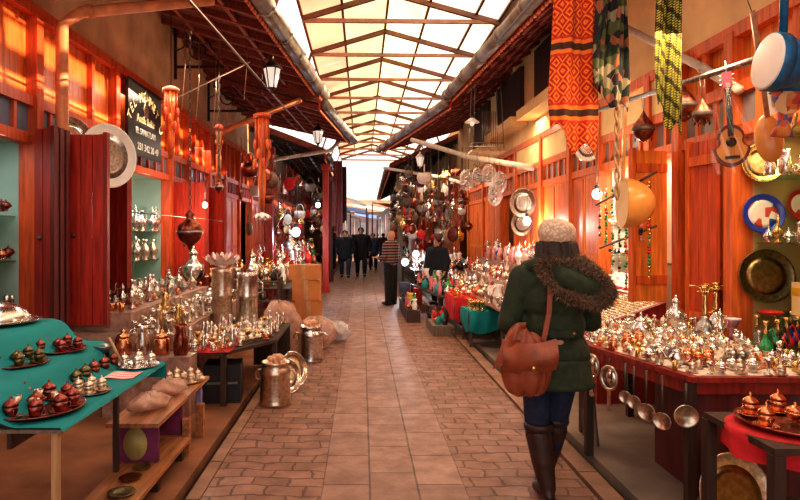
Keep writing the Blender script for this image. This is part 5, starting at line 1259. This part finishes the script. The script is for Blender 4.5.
# further stall: mixed wares near standing man
table('market_stall', 'low stall of mixed coloured wares beside the standing man', [(1.35, 10.4), (1.73, 10.3), (1.73, 13.0), (1.05, 13.0)], .5, 'dark_wood', 'dark_wood', 'stall')
MX_ = [('jug', 'yellow_plastic', 1), ('figurine', 'pink_plastic', 1), ('vase', 'red_glass', 2), ('dish', 'silver', 2), ('canister', 'teal_plastic', 1), ('sugar_bowl', 'copper', 2), ('teapot', 'silver_warm', 2), ('jug', 'white_enamel', 2), ('vase', 'green_glass', 1), ('canister', 'black_glass', 2)]
scatter([(1.35, 10.42), (1.72, 10.33), (1.72, 12.95), (1.08, 12.95)], .502, MX_ + [('sugar_bowl', 'silver', 5), ('teapot', 'silver', 4)], 80, 'on the low stall beside the standing man', True, 1.1, 1.6, seed=16)
table('market_stall', 'deep stall of mixed wares behind the standing man', rect(1.2, 2.7, 13.7, 18.5), .75, 'dark_wood', 'dark_wood', 'stall')
scatter(rect(1.25, 2.65, 13.8, 18.4), .752, MX_ + SV + SV, 150, 'on the deep stall behind the standing man', True, 1.1, 1.8, seed=17)
table('market_stall', 'farthest sunny-side stall near the bright street end', rect(1.3, 2.7, 19.3, 25), .8, 'dark_wood', 'dark_wood', 'stall')
scatter(rect(1.35, 2.65, 19.4, 24.8), .802, MX_, 24, 'on the farthest sunny-side stall', True, 2, 3, seed=18)
# small things standing on the paving
crate('long dark plank box on the paving along the mixed wares', .8, 1.04, 10.7, 12.9, 0, .22)
scatter(rect(.81, 1.03, 10.72, 12.88), .222, MX_, 40, 'on the plank box along the mixed wares', True, .8, 1.2, seed=61)
crate('grey plank box on the paving before the red-draped trestle', 1.1, 1.38, 9.3, 10.3, 0, .16, 'grey_wood')
scatter(rect(1.11, 1.37, 9.32, 10.28), .162, MX_, 12, 'on the grey plank box by the red-draped trestle', True, .8, 1.1, seed=62)
for i, (px, py, m, lab) in enumerate(((408, 297, 'black_box', 'black crate on the paving behind the standing man'), (420, 305, 'red_wood', 'red crate on the paving under the mixed wares'), (433, 312, 'cardboard', 'brown crate on the paving between the black stall legs'))):
    Y = 960 / (py - 233); x = wx(px, Y); crate(lab, x - .2, x + .05, Y, Y + .35, 0, .36, m) if i != 2 else None
# hanging goods both sides, far
def basket(label, loc, s, m, cordL, grp):
    o = thing('hanging_basket', label, 'basket', loc, R.uniform(0, 3), grp)
    G().lathe([(.06 * s, 0), (.1 * s, .02 * s), (.13 * s, .1 * s), (.12 * s, .18 * s), (.1 * s, .18 * s), (.05, .03)], 12).obj('basket', m, o)
    G().tube(arc((0, 0, .18 * s), .115 * s, 0, 180, 8, 1, 1.3), .008 * s, 5).obj('handle', m, o); G().tube([(0, 0, .32 * s), (0, 0, .32 * s + cordL)], .006, 4).obj('cord', 'iron', o)
def hbag(label, loc, s, m, cordL, grp):
    o = thing('hanging_bag', label, 'bag', loc, R.uniform(0, 3), grp)
    G().grid(lambda u, v: (.11 * s * math.sin(PI * v) ** .5 * math.cos(2 * PI * u), .05 * s * math.sin(PI * v) ** .6 * math.sin(2 * PI * u), .26 * s * v), 14, 8).obj('pouch', m, o)
    G().tube(arc((0, 0, .25 * s), .07 * s, 0, 180, 8, 1, 2.2), .008 * s, 5).obj('strap', m, o); G().tube([(0, 0, .4 * s), (0, 0, .4 * s + cordL)], .006, 4).obj('cord', 'iron', o)
bagm = ['brown_leather', 'copper_dark', 'white_cloth', 'pale_wood', 'red_cloth', 'grey_wood', 'silver', 'maroon_wood']
bagw = ['brown leather', 'dark copper', 'off-white cloth', 'straw-coloured', 'red cloth', 'grey woven', 'silvery', 'maroon']
HUNG = [(.62, 14.2, .3), (1.2, 19.0, .3), (-.98, 16.2, .3), (-1.05, 19.8, .3), (-2, 12.95, .3), (-.6, 14.4, .35), (1.5, 13.6, .3), (wx(405, 15), 15, .25), (wx(416, 14.5), 14.5, .25), (wx(296, 14.5), 14.5, .25), (wx(318, 20), 20, .3), (-.48, 15.8, .25), (-.5, 17.2, .25)]
def hangfield(side, n, y0, y1, xa, xb, z0, z1, where, seed):
    rr = random.Random(seed); done = 0
    for i in range(n * 30):
        if done >= n: break
        y = rr.uniform(y0, y1); x = side * rr.uniform(xa, xb); z = rr.uniform(z0, z1); k = rr.randrange(8); s = rr.uniform(.7, 1.35); q_ = .125 * s
        if any((x - a) ** 2 + (y - b) ** 2 < (q_ + c_) ** 2 for a, b, c_ in HUNG): continue
        HUNG.append((x, y, q_)); done += 1; L = max(.2, 3.45 - z - .4 * s); c = rr.random()
        if c < .4: hbag('%s bag hanging %s' % (bagw[k], where), (x, y, z), s, bagm[k], L, '%s bags hanging %s' % (bagw[k], where))
        elif c < .7: basket('%s basket hanging %s' % (bagw[k], where), (x, y, z), s, bagm[k], L, '%s baskets hanging %s' % (bagw[k], where))
        else: o = ball_lantern('round %s lantern hanging %s' % (MN[['copper_dark', 'silver', 'brass'][k % 3]], where), (x, y, z), s * .9, L, ['copper_dark', 'silver', 'brass'][k % 3]); o['group'] = 'round %s lanterns hanging %s' % (MN[['copper_dark', 'silver', 'brass'][k % 3]], where)
hangfield(1, 120, 12.6, 19.5, 1.0, 2.5, 1.3, 3.0, 'over the deep stall behind the standing man', 3)
hangfield(1, 30, 20, 28, .95, 2.2, 1.5, 3.0, 'at the far end of the sunny side', 4)
hangfield(-1, 36, 12.8, 19, 1.3, 2.5, 1.5, 3.0, 'over the shaded far stalls', 5)
hangfield(-1, 24, 19.5, 27, 1.0, 1.9, 1.5, 3.0, 'at the far end of the shaded side', 6)
hangfield(-1, 5, 10.5, 12.4, 1.7, 2.4, 2.1, 2.7, 'over the long glass stall', 7)
# posts of the dark far eaves
for i, (x, y, m, lab) in enumerate(((-.98, 16.2, 'red_wood', 'tall dark red post under the far shaded eave'), (-1.05, 19.8, 'maroon_wood', 'maroon post further along the shaded eave'), (-2.0, 12.95, 'red_wood_dark', 'dark red post between the shaded stalls'), (1.2, 19.0, 'grey_wood', 'grey post under the far sunny-side eave'))):
    o = thing('wooden_post', lab, 'post', (x, y, 0)); G().box(-.08, .08, -.08, .08, 0, 3.45).obj('shaft', m, o); G().box(-.11, .11, -.11, .11, 0, .2).obj('foot', m, o); G().box(-.12, .12, -.12, .12, 3.3, 3.45).obj('capital', m, o)
hang_cloth('hanging_garment', 'dark reddish garment hanging by the far shaded post', 'maroon_wood', 332, 343, 240, 15.8, 3.5, .2, 8, 'garment', 3)
hang_cloth('hanging_garment', 'black garment hanging past the far shaded post', 'black_coat', 340, 347, 225, 17.2, 3.5, .2, 9, 'garment', 3)
for i, (x0, x1, y, z0, z1, m, lab) in enumerate(((-1.2, .2, 27, 3.3, 2.75, 'tarp_grey', 'pale grey awning slanting over the bright street end'), (-1.6, .3, 30.5, 2.9, 2.6, 'tarp_blue', 'blue awning low over the far street'), (.5, 1.7, 29, 3.0, 2.8, 'tarp_rust', 'rusty awning on the sunny far side'), (-1.0, 1.4, 36, 3.5, 3.2, 'tarp_rust', 'rust-coloured awning beyond the end of the covered street'), (-2.2, 2.2, 40, 3.6, 3.0, 'tarp_grey', 'wide grey awning in the haze beyond the street'), (-1.5, -.55, 28.2, 2.9, 2.5, 'tarp_blue', 'dark blue awning reaching out from the shaded side'), (-1.25, -.1, 33.2, 2.7, 2.3, 'dark_wood', 'dark brown awning past the covered end, shaded side'), (.8, 1.5, 31.6, 2.3, 2.8, 'dark_wood', 'dark brown awning past the covered end, sunny side'), (-.5, 1.2, 38, 2.7, 2.5, 'tarp_blue', 'small blue awning in front of the distant building'))):
    o = thing('awning', lab, 'awning'); G().grid(lambda u, v: (x0 + (x1 - x0) * u, y + 2.2 * v, z0 + (z1 - z0) * u + .25 * v + .03 * math.sin(7 * u + 3 * v)), 10, 6).obj('sheet', m, o)
    G().tube([(x0, y, 0), (x0, y, z0)], .03, 6).obj('pole', 'iron', o); G().tube([(x1, y, z1), (x1, y + .01, 0)], .03, 6).obj('pole', 'iron', o)
# far building beyond the street end
o = thing('distant_building', 'hazy pale building closing the street far beyond the awnings', 'building', (0, 46, 0))
G().box(-9, 9, 0, 3, 0, 3.2).obj('wall', 'plaster_mauve', o); G()._add([(-9.5, -.4, 3.2), (9.5, -.4, 3.2), (9.5, 3.4, 3.2), (-9.5, 3.4, 3.2), (-9.5, 1.5, 4.2), (9.5, 1.5, 4.2)], [(0, 1, 5, 4), (2, 3, 4, 5), (1, 2, 5), (0, 4, 3), (0, 3, 2, 1)]).obj('roof', 'tarp_rust', o)
for k in range(-3, 4): G().box(k * 1.4 - .3, k * 1.4 + .3, -.02, 0, 1.2, 2.4).obj('window', 'glass_grey', o)

# ================================================================== PEOPLE
def blob(caps, ells=(), voxel=.012, smooth=3, seg=14):
    g = G()
    for c in caps: g.cap(*c, n=seg)
    for e in ells: g.ell(e[0], e[1], seg, 10, 0, e[2] if len(e) > 2 else None)
    me = g.mesh('tmp', 'skin'); o = bpy.data.objects.new('tmp', me); COL.objects.link(o)
    md = o.modifiers.new('r', 'REMESH'); md.mode = 'VOXEL'; md.voxel_size = voxel; md.use_smooth_shade = True
    if smooth: s = o.modifiers.new('s', 'SMOOTH'); s.factor = .5; s.iterations = smooth
    dg = bpy.context.evaluated_depsgraph_get(); dg.update(); m2 = bpy.data.meshes.new_from_object(o.evaluated_get(dg)); bpy.data.objects.remove(o); return m2
def piece(name, me, m, parent):
    me.materials.clear(); me.materials.append(MM[m]); o = bpy.data.objects.new(name, me); COL.objects.link(o); o.parent = parent; me.name = name; return o
def hand(c, d, side, s=1.0, curl=.5):
    """capsules of a hand whose palm starts at c and points along d"""
    d = Vector(d).normalized(); up = Vector((0, 0, 1)); sd = d.cross(Vector((0, 1, 0)));  sd = sd.normalized() if sd.length > .1 else Vector((1, 0, 0)); nm = sd.cross(d).normalized() * side
    c = Vector(c); out = []
    ax = Vector((0, 1, 0)) - d * d.y; ax.normalize(); fwd = ax; bend = d.cross(fwd) * side
    for i, (off, L) in enumerate(((-.028, .062), (-.009, .072), (.01, .068), (.028, .052))):
        a = c + fwd * off * s; k = a + d * .085 * s; out.append((a, k, .016 * s, .012 * s))
        m = k + (d * math.cos(curl) + bend * math.sin(curl)) * L * .55 * s; out.append((k, m, .0095 * s, .0085 * s))
        e = m + (d * math.cos(curl * 2.2) + bend * math.sin(curl * 2.2)) * L * .5 * s; out.append((m, e, .0085 * s, .007 * s))
    a = c + d * .02 * s - fwd * .02 * s; k = a - fwd * .035 * s + d * .03 * s + bend * .01; out.append((a, k, .013 * s, .011 * s)); out.append((k, k + (d * .8 + bend * .4 - fwd * .2) * .034 * s, .011 * s, .009 * s))
    return out
def head(c, yaw=0, s=1.0):
    """ells+caps around head centre c; face looks along +Y rotated by yaw"""
    Mz = Matrix.Rotation(yaw, 4, 'Z'); f = lambda x, y, z: Vector(c) + (Mz @ Vector((x, y, z))) * s
    E = [(f(0, -.01, .02), (.076 * s, .095 * s, .105 * s), Mz), (f(0, .03, -.045), (.058 * s, .065 * s, .07 * s), Mz), (f(0, .1, -.015), (.011 * s, .018 * s, .026 * s), Mz),
         (f(-.078, 0, -.01), (.01 * s, .02 * s, .03 * s), Mz), (f(.078, 0, -.01), (.01 * s, .02 * s, .03 * s), Mz), (f(0, .075, -.095), (.026 * s, .022 * s, .02 * s), Mz), (f(0, .088, -.058), (.024 * s, .012 * s, .009 * s), Mz)]
    return E, f
def eyes(f, parent, s=1):
    for k in (-1, 1): G().ell(f(k * .03, .083, .01), (.012 * s, .008 * s, .008 * s), 8, 6).obj('eye', 'black_glass', parent)

# --- the woman in the green coat
wm = thing('person', 'person seen from behind in dark green fur-hooded coat, cream knit beret and tall boots', 'person', (1.13, 3.6, 0))
ox, oy = 1.13, 3.6
def wp(px, py, dy=0): return (wx(px, oy + dy) - ox, dy, wz(py, oy + dy))
HC = Vector((.04, .03, 1.515))
E, fh = head(HC, -.35, .98)
hipL, hipR = (-.085, 0, .86), (.1, 0, .86)
kneeL, kneeR = (-.075, .03, .47), (.07, .1, .47)
ankL, ankR = (-.03, -.04, .09), (.03, .2, .1)
shL, shR = (-.17, 0, 1.33), (.2, .02, 1.33)
elL, elR = (-.25, .0, 1.06), (.27, .08, 1.06)
haL, haR = (-.2, .19, .98), (.2, .3, 1.06)
body = [((0, 0, 1.22), (0, 0, .92), .12, .13), (shL, shR, .06, .06), ((.01, 0, 1.33), HC - Vector((0, .01, .06)), .06, .052), (hipL, kneeL, .085, .06), (kneeL, ankL, .056, .04), (hipR, kneeR, .085, .06), (kneeR, ankR, .056, .04),
        (ankL, (-.035, .08, .04), .04, .03), (ankR, (.03, .32, .05), .04, .03), (shL, elL, .05, .042), (elL, haL, .04, .026), (shR, elR, .05, .042), (elR, haR, .04, .026)]
body += hand(haL, (.25, .6, -.35), 1, 1, .5) + hand(haR, (-.5, .8, .1), -1, 1, .6)
piece('body', blob(body, E, .007, 2), 'skin', wm); eyes(fh, wm)
piece('jeans', blob([(hipL, kneeL, .095, .072), (kneeL, (-.06, 0, .3), .072, .06), (hipR, kneeR, .095, .072), (kneeR, (.06, .13, .3), .072, .06), ((-.06, 0, .9), (.08, 0, .9), .12, .12)], (), .01, 2), 'denim', wm)
for nm, kn, an, toe, sgn in (('boot', kneeL, ankL, (-.04, .12, .035), 0), ('boot', kneeR, ankR, (.035, .36, .045), 1)):
    k = Vector(kn); a = Vector(an); top = a + (k - a) * .8
    bo = piece('boot', blob([(top, a + (k - a) * .35, .08, .068), (a + (k - a) * .35, a, .066, .05), (a, toe, .046, .036), (a, a - Vector((0, .03, .04)), .042, .036)], (), .008, 2), 'boot_leather', wm)
    hz = a.z - .05; G().box(a.x - .032, a.x + .032, a.y - .07, a.y - .005, max(.0, hz - .035), hz + .01).obj('heel', 'black_plastic', bo)
    G().lathe([(.082, 0), (.09, .02), (.088, .045), (.07, .045)], 16, M=Matrix.Translation(top + Vector((0, 0, .02)))).obj('cuff', 'boot_leather', bo)
# coat
ct = [((-.1, 0, 1.3), (.13, .02, 1.3), .1, .1), ((-.03, 0, 1.2), (.06, 0, 1.2), .15, .15), ((-.03, 0, 1.05), (.06, 0, 1.05), .145, .145), ((-.05, .01, .88), (.08, .01, .88), .155, .155), ((-.07, .01, .8), (.09, .02, .8), .155, .155),
      (shL, elL, .08, .068), (elL, (Vector(haL) + Vector((-.0, -.03, .01))), .066, .05), (shR, elR, .08, .068), (elR, Vector(haR) + Vector((.01, -.03, 0)), .066, .05)]
coat = piece('coat', blob(ct, (), .01, 3), 'coat_green', wm)
def skirt(u, v):
    a = 2 * PI * u; r = .2 + .03 * v + .008 * math.sin(5 * a) * v; return (.01 + r * 1.06 * math.cos(a), .015 + r * .8 * math.sin(a), .86 - .17 * v)
sk = G().grid(skirt, 40, 8).obj('coat_skirt', 'coat_green', coat); md = sk.modifiers.new('s', 'SOLIDIFY'); md.thickness = .012
G().box(-.07, .09, -.156, -.148, 1.0, 1.04).obj('half_belt', 'coat_green', coat)
for k in (-.07, .09): G().ell((k, -.156, 1.02), (.012, .006, .012), 8, 6).obj('button', 'brass_dark', coat)
g = G().tube([(-.02, -.1, 1.42), (-.12, -.03, 1.4), (-.13, .08, 1.4)], [.05, .045, .03], 10).obj('collar', 'coat_green', coat)
# fur hood: drooping ring down the back
ringp = []
for i in range(25):
    a = 2 * PI * i / 24; ringp.append((.1 + .175 * math.cos(a), -.13 - .05 * max(0, -math.sin(a)) + .05 * max(0, math.sin(a)), 1.325 + .105 * math.sin(a) - .055 * math.cos(a)))
hood = piece('hood', blob([((.0, -.08, 1.38), (.2, -.06, 1.34), .075, .07), ((.04, -.12, 1.33), (.19, -.12, 1.27), .08, .075)], (), .012, 3), 'coat_green', wm)
def furtube(u, v):
    i = u * 24; k = int(i) % 24; f = i - int(i); p = Vector(ringp[k]).lerp(Vector(ringp[(k + 1) % 24]), f); c = Vector((.1, -.13, 1.325)); d = (p - c).normalized(); b2 = d.cross(Vector((0, -1, 0))).cross(d) ; b2 = Vector((0, -1, 0))
    a = 2 * PI * v; h = math.sin(u * 2 * PI * 41 + 3 * math.sin(v * 25)) * math.cos(v * 2 * PI * 9); r = (.05 + .016 * math.cos(u * 2 * PI - .6)) + .01 * h + .006 * math.sin(u * 31 + v * 13)
    return p + d * r * math.cos(a) + b2 * r * .9 * math.sin(a)
G().grid(furtube, 190, 30).obj('fur_trim', 'fur', hood)
g = G(); rr = random.Random(7)
for i in range(5000):
    u = rr.random(); v = rr.random(); p = Vector(furtube(u, v)); k = int(u * 24) % 24; c = Vector(ringp[k]); d = (p - c); d.normalize(); d += Vector((rr.uniform(-.5, .5), rr.uniform(-.5, .5), rr.uniform(-.6, .2))); d.normalize(); q = p + d * rr.uniform(.012, .036); s_ = d.cross(Vector((rr.random(), rr.random(), rr.random() + .1))).normalized() * .0022
    g._add([p - s_, p + s_, q], [(0, 1, 2)])
tf = g.obj('fur_tuft', 'fur_tip', hood); tf['kind'] = 'stuff'
# hair: long strands down to the back
g = G()
def hairf(u, v):
    a = PI * (1.02 + .96 * u) ; r = .088 + .002 * math.sin(u * 60 + v * 3) + .004 * math.sin(u * 23 - v * 4) + .018 * math.sin(PI * v) + .02 * v
    return (HC.x + (r * 1.02 + .01) * math.cos(a) + .03 * v * v, HC.y - .0 + r * 1.1 * math.sin(a) - .05 * v, HC.z + .03 - .36 * v + .02 * math.sin(u * 18) * v)
hr = g.grid(hairf, 90, 20).obj('hair', 'hair', wm); md = hr.modifiers.new('s', 'SOLIDIFY'); md.thickness = .02
# beret
bz = HC.z + .035; be = []
Mb = Matrix.Translation((HC.x - .005, HC.y - .015, bz)) @ Matrix.Rotation(.12, 4, 'Y') @ Matrix.Rotation(.12, 4, 'X')
G().lathe([(.082, -.06), (.09, -.055), (.091, -.012), (.096, -.0), (.108, .02), (.112, .05), (.104, .088), (.08, .118), (.042, .134), (.002, .139)], 40, M=Mb, flute=.012, fn=20).obj('beret', 'knit_cream', wm)
# bag (held: its own thing)
bgx, bgy, bgz = -.2, -.14, .85
bg_ = thing('shoulder_bag', 'slouchy reddish-brown leather shoulder bag hanging at the hip of the woman in green', 'bag', (wx(524, 3.4), 3.36, .0)); bg_.scale = (1.0, 1.0, 1.0)
def bagf(u, v):
    a = 2 * PI * u; b2 = PI * v; sb = max(0, math.sin(b2)) ** .5; top = (1 - math.cos(b2)) / 2
    x = .155 * (1 - .28 * top) * sb * math.cos(a) * (1 + .05 * math.sin(4 * a + 3 * top)) ; y = .075 * sb * math.sin(a) * (1 - .2 * top) + .006 * math.sin(11 * a)
    return (x - .05 * top * 0, y, .7 + .36 * top - .03 * math.cos(a) * top + .014 * math.sin(6 * a + 5 * top))
G().grid(bagf, 44, 26).obj('pouch', 'bag_leather', bg_)
G().grid(lambda u, v: (-.15 + .3 * u + .0, -.055 - .045 * math.sin(PI * v) - .012 * math.sin(9 * u) * v - .004, 1.02 - .17 * v - .03 * math.sin(PI * u)), 16, 10).obj('flap', 'bag_leather', bg_)
G().grid(lambda u, v: (-.2 + .12 * u + .05 * v, -.06 - .03 * math.sin(3 * u + v), .93 + .08 * v - .08 * (1 - u) * (1 - v)), 8, 8).obj('side_fold', 'bag_leather', bg_)
G().ell((.02, -.085, .86), (.014, .008, .014), 8, 6).obj('clasp', 'brass', bg_)
bw = Vector(bg_.location)
P = [(1.02 - bw.x, 3.38 - bw.y, .98), (1.06 - bw.x, 3.4 - bw.y, 1.15), (1.08 - bw.x, 3.44 - bw.y, 1.3), (1.07 - bw.x, 3.53 - bw.y, 1.405), (1.04 - bw.x, 3.62 - bw.y, 1.41), (1.0 - bw.x, 3.72 - bw.y, 1.3)]
g = G()
for a, b2 in zip(P, P[1:]): g.bar(a, b2, .028, .008, up=(0, -1, .2))
g.obj('strap', 'strap_leather', bg_)

# --- people far away
def walker(label, px, feet, top, coatm='navy_coat', legm='dark_trousers', pose=0, skirtlen=.5, hairm='hair', facing=PI, female=False):
    Y = 960 / (feet - 233); x = wx(px, Y); H = (feet - top) / 600 * Y; s = H / 1.72
    o = thing('person', label, 'person', (x, Y, 0), facing); o.scale = (s * 1.22, s * 1.15, s); st = .1 + .06 * pose
    HC = Vector((0, 0, 1.58)); E, f = head(HC, 0, 1)
    sw = .16 if pose else .05
    L = [((0, 0, 1.32), (0, 0, .98), .13, .13), ((-.17, 0, 1.4), (.17, 0, 1.4), .065, .065), ((0, 0, 1.4), (0, 0, 1.52), .055, .055),
         ((-.09, 0, .92), (-.1, sw * .6, .5), .08, .06), ((-.1, sw * .6, .5), (-.1, sw * .3, .1), .055, .04), ((-.1, sw * .3, .08), (-.1, sw * .3 + .13, .04), .04, .035),
         ((.09, 0, .92), (.1, -sw * .2, .5), .08, .06), ((.1, -sw * .2, .5), (.1, -sw * 1.2, .1), .055, .04), ((.1, -sw * 1.2, .08), (.1, -sw * 1.2 + .13, .04), .04, .035),
         ((-.2, 0, 1.38), (-.26, -.02, 1.08), .055, .045), ((-.26, -.02, 1.08), (-.25, .1, .86), .042, .03), ((.2, 0, 1.38), (.26, -.02, 1.08), .055, .045), ((.26, -.02, 1.08), (.25, .1, .86), .042, .03)]
    L += hand((-.25, .1, .85), (0, .25, -1), 1) + hand((.25, .1, .85), (0, .25, -1), -1)
    piece('body', blob(L, E, .014, 1, 8), 'skin', o); eyes(f, o)
    piece('trousers', blob([((-.09, 0, .94), (-.1, sw * .6, .5), .1, .075), ((-.1, sw * .6, .5), (-.1, sw * .3, .12), .07, .06), ((.09, 0, .94), (.1, -sw * .2, .5), .1, .075), ((.1, -sw * .2, .5), (.1, -sw * 1.2, .12), .07, .06), ((-.05, 0, .96), (.05, 0, .96), .12, .12)], (), .02, 1, 8), legm, o)
    for kx, ky in ((-.1, sw * .3), (.1, -sw * 1.2)): G().ell((kx, ky + .05, .045), (.05, .14, .045), 10, 6).obj('shoe', 'black_plastic', o)
    zl = .95 - skirtlen * .6
    piece('coat', blob([((-.16, 0, 1.38), (.16, 0, 1.38), .09, .09), ((-.07, 0, 1.3), (-.06, 0, zl), .15, .16), ((.07, 0, 1.3), (.06, 0, zl), .15, .16), ((0, 0, 1.36), (0, 0, zl), .14, .16), ((-.2, 0, 1.38), (-.26, -.02, 1.08), .075, .065), ((-.26, -.02, 1.08), (-.25, .09, .9), .062, .05), ((.2, 0, 1.38), (.26, -.02, 1.08), .075, .065), ((.26, -.02, 1.08), (.25, .09, .9), .062, .05)], (), .02, 2, 8), coatm, o)
    g = G().ell(HC + Vector((0, -.025, .035)), (.088, .1, .1), 14, 10)
    if female: g.ell(HC + Vector((0, -.06, -.08)), (.085, .06, .15), 12, 8)
    g.obj('hair', hairm, o); return o
walker('person in a long dark coat walking away beside the shaded stall', 329, 277, 235, 'black_coat', 'dark_trousers', 0, .85, female=True, facing=0)
walker('person in a dark blue jacket and jeans walking in the middle pair', 345, 277.5, 230, 'navy_coat', 'blue_jeans', 1, .35, facing=PI)
walker('taller person in black walking at the middle of the street', 361, 276.5, 227, 'black_coat', 'dark_trousers', 1, .4, facing=PI)
walker('person in a blue-grey jacket further behind the walking pair', 373, 270, 233, 'blue_jeans', 'dark_trousers', 1, .3, facing=PI)
walker('person in brown half hidden behind the long dark coat', 321, 268, 232, 'brown_coat', 'dark_trousers', 0, .3, facing=PI)
walker('small distant person in black near the street end', 353, 262, 234, 'black_coat', 'dark_trousers', 1, .3, facing=PI)
walker('small distant person in brown past the walking pair', 383, 262, 233, 'brown_coat', 'dark_trousers', 0, .3, facing=0)
walker('person in grey-blue walking at the shaded side in the distance', 337, 264, 233, 'blue_jeans', 'dark_trousers', 1, .4, facing=0)
for i, (px, ft, tp, c, t_, lab) in enumerate(((349, 256, 234, 'brown_coat', 'black_coat', 'tiny distant person in brown before the awnings'), (367, 258, 233, 'black_coat', 'blue_jeans', 'tiny distant person in black right behind the tall walker'), (378, 257, 234, 'navy_coat', 'black_coat', 'tiny distant person in navy by the sunny-side stalls'), (326, 259, 233, 'navy_coat', 'black_coat', 'tiny distant person in navy by the shaded stalls'), (356, 257.5, 234, 'blue_jeans', 'black_coat', 'tiny distant person in grey-blue at the very end of the street'))):
    walker(lab, px, ft, tp, c, t_, i % 2, .4, facing=PI if i % 2 else 0, female=i % 3 == 0)
# vendor standing, facing the stall, holding a long stick
Yv = 960 / (305 - 233.); xv = wx(391, Yv)
v_ = thing('person', 'bald person in a patterned dark sweater and black trousers standing by the sunny-side stall', 'person', (xv, Yv, 0), .9); HC2 = Vector((0, 0, 1.53)); E2, f2 = head(HC2, 0, 1)
L = [((0, 0, 1.28), (0, 0, .98), .13, .14), ((-.17, 0, 1.36), (.17, 0, 1.36), .065, .065), ((0, 0, 1.36), (0, 0, 1.48), .058, .055), ((-.08, 0, .92), (-.09, 0, .5), .09, .06), ((-.09, 0, .5), (-.09, 0, .1), .055, .04), ((-.09, 0, .08), (-.09, .13, .04), .04, .035),
     ((.08, 0, .92), (.09, 0, .5), .09, .06), ((.09, 0, .5), (.09, 0, .1), .055, .04), ((.09, 0, .08), (.09, .13, .04), .04, .035), ((-.2, 0, 1.34), (-.27, 0, 1.06), .055, .045), ((-.27, 0, 1.06), (-.16, .22, 1.04), .042, .03), ((.2, 0, 1.34), (.27, 0, 1.06), .055, .045), ((.27, 0, 1.06), (.16, .22, 1.04), .042, .03)]
L += hand((-.15, .23, 1.04), (.5, .8, 0), 1, 1, .8) + hand((.15, .23, 1.04), (-.5, .8, 0), -1, 1, .8)
piece('body', blob(L, E2, .012, 1, 10), 'skin', v_); eyes(f2, v_)
piece('trousers', blob([((-.08, 0, .94), (-.09, 0, .1), .12, .085), ((.08, 0, .94), (.09, 0, .1), .12, .085), ((-.05, 0, .98), (.05, 0, .98), .13, .13)], (), .02, 1, 8), 'black_coat', v_)
piece('sweater', blob([((-.16, 0, 1.34), (.16, 0, 1.34), .085, .085), ((-.06, 0, 1.27), (-.06, 0, 1.0), .15, .16), ((.06, 0, 1.27), (.06, 0, 1.0), .15, .16), ((0, 0, 1.34), (0, 0, 1.1), .12, .15), ((-.2, 0, 1.34), (-.27, 0, 1.06), .075, .065), ((-.27, 0, 1.06), (-.18, .18, 1.04), .06, .05), ((.2, 0, 1.34), (.27, 0, 1.06), .075, .065), ((.27, 0, 1.06), (.18, .18, 1.04), .06, .05)], (), .02, 2, 8), 'sweater', v_)
for kx in (-.09, .09): G().ell((kx, .05, .045), (.055, .15, .045), 10, 6).obj('shoe', 'black_plastic', v_)
tag(G().tube([(xv - .42, Yv + .02, 1.06), (xv + .35, Yv + .38, 1.05)], .016, 6).obj('long_stick', 'silver_warm'), 'long pale stick held level by the bald person', 'stick')
# seated vendor in dark behind goods
walker('person in a dark blue hooded jacket behind the mixed wares stall', 436, 305.5, 237, 'navy_coat', 'dark_trousers', 0, .3, 'black_plastic', facing=2.4, female=True).location = (wx(437, 13.35), 13.35, 0)

# ================================================================== AREA LIGHTS added to brighten shops and stalls, without fixtures
def area(loc, e, c, size, sy, tgt, name='added_area_light'):
    dd = (Vector(tgt) - Vector(loc)); o = light('AREA', name, loc, e, c, size, sy=sy); o.rotation_euler = dd.to_track_quat('-Z', 'Y').to_euler(); return o
WARM = (1, .72, .45)
area((3.1, 3.9, 2.33), 14, WARM, .25, 1.0, (3.1, 3.9, 0)); area((3.1, 6.6, 2.33), 22, (1, .86, .75), .25, 1.0, (3.0, 6.6, 0)); area((3.1, 5.7, 2.33), 6, WARM, .2, .4, (3.0, 5.7, 0))
area((-3.1, 8.0, 2.38), 18, (.85, 1, .95), .25, 1.6, (-3.05, 8, 0)); area((-3.1, 4.7, 2.38), 8, (.9, 1, .95), .25, 1.0, (-3.05, 4.7, 0))
area((2.3, 4.0, 2.9), 40, WARM, .5, 1.0, (2.0, 4.0, 0)); area((1.75, 9.8, 3.3), 95, WARM, .5, 3.5, (2.2, 9.8, 0)); area((2.0, 15.5, 3.1), 90, WARM, .6, 4, (2, 15.5, 0))
area((-2.1, 7.0, 3.4), 55, (1, .78, .6), .5, 2.5, (-1.8, 6.8, 0)); area((-2.0, 11, 3.2), 35, (1, .8, .65), .5, 2.5, (-1.8, 11, 0)); area((-2.0, 3.4, 3.3), 20, (1, .85, .7), .5, 1.2, (-1.7, 3.2, 0)); area((-1.9, 15.5, 3.0), 50, (.8, .9, 1), .5, 3, (-1.9, 15.5, 0))
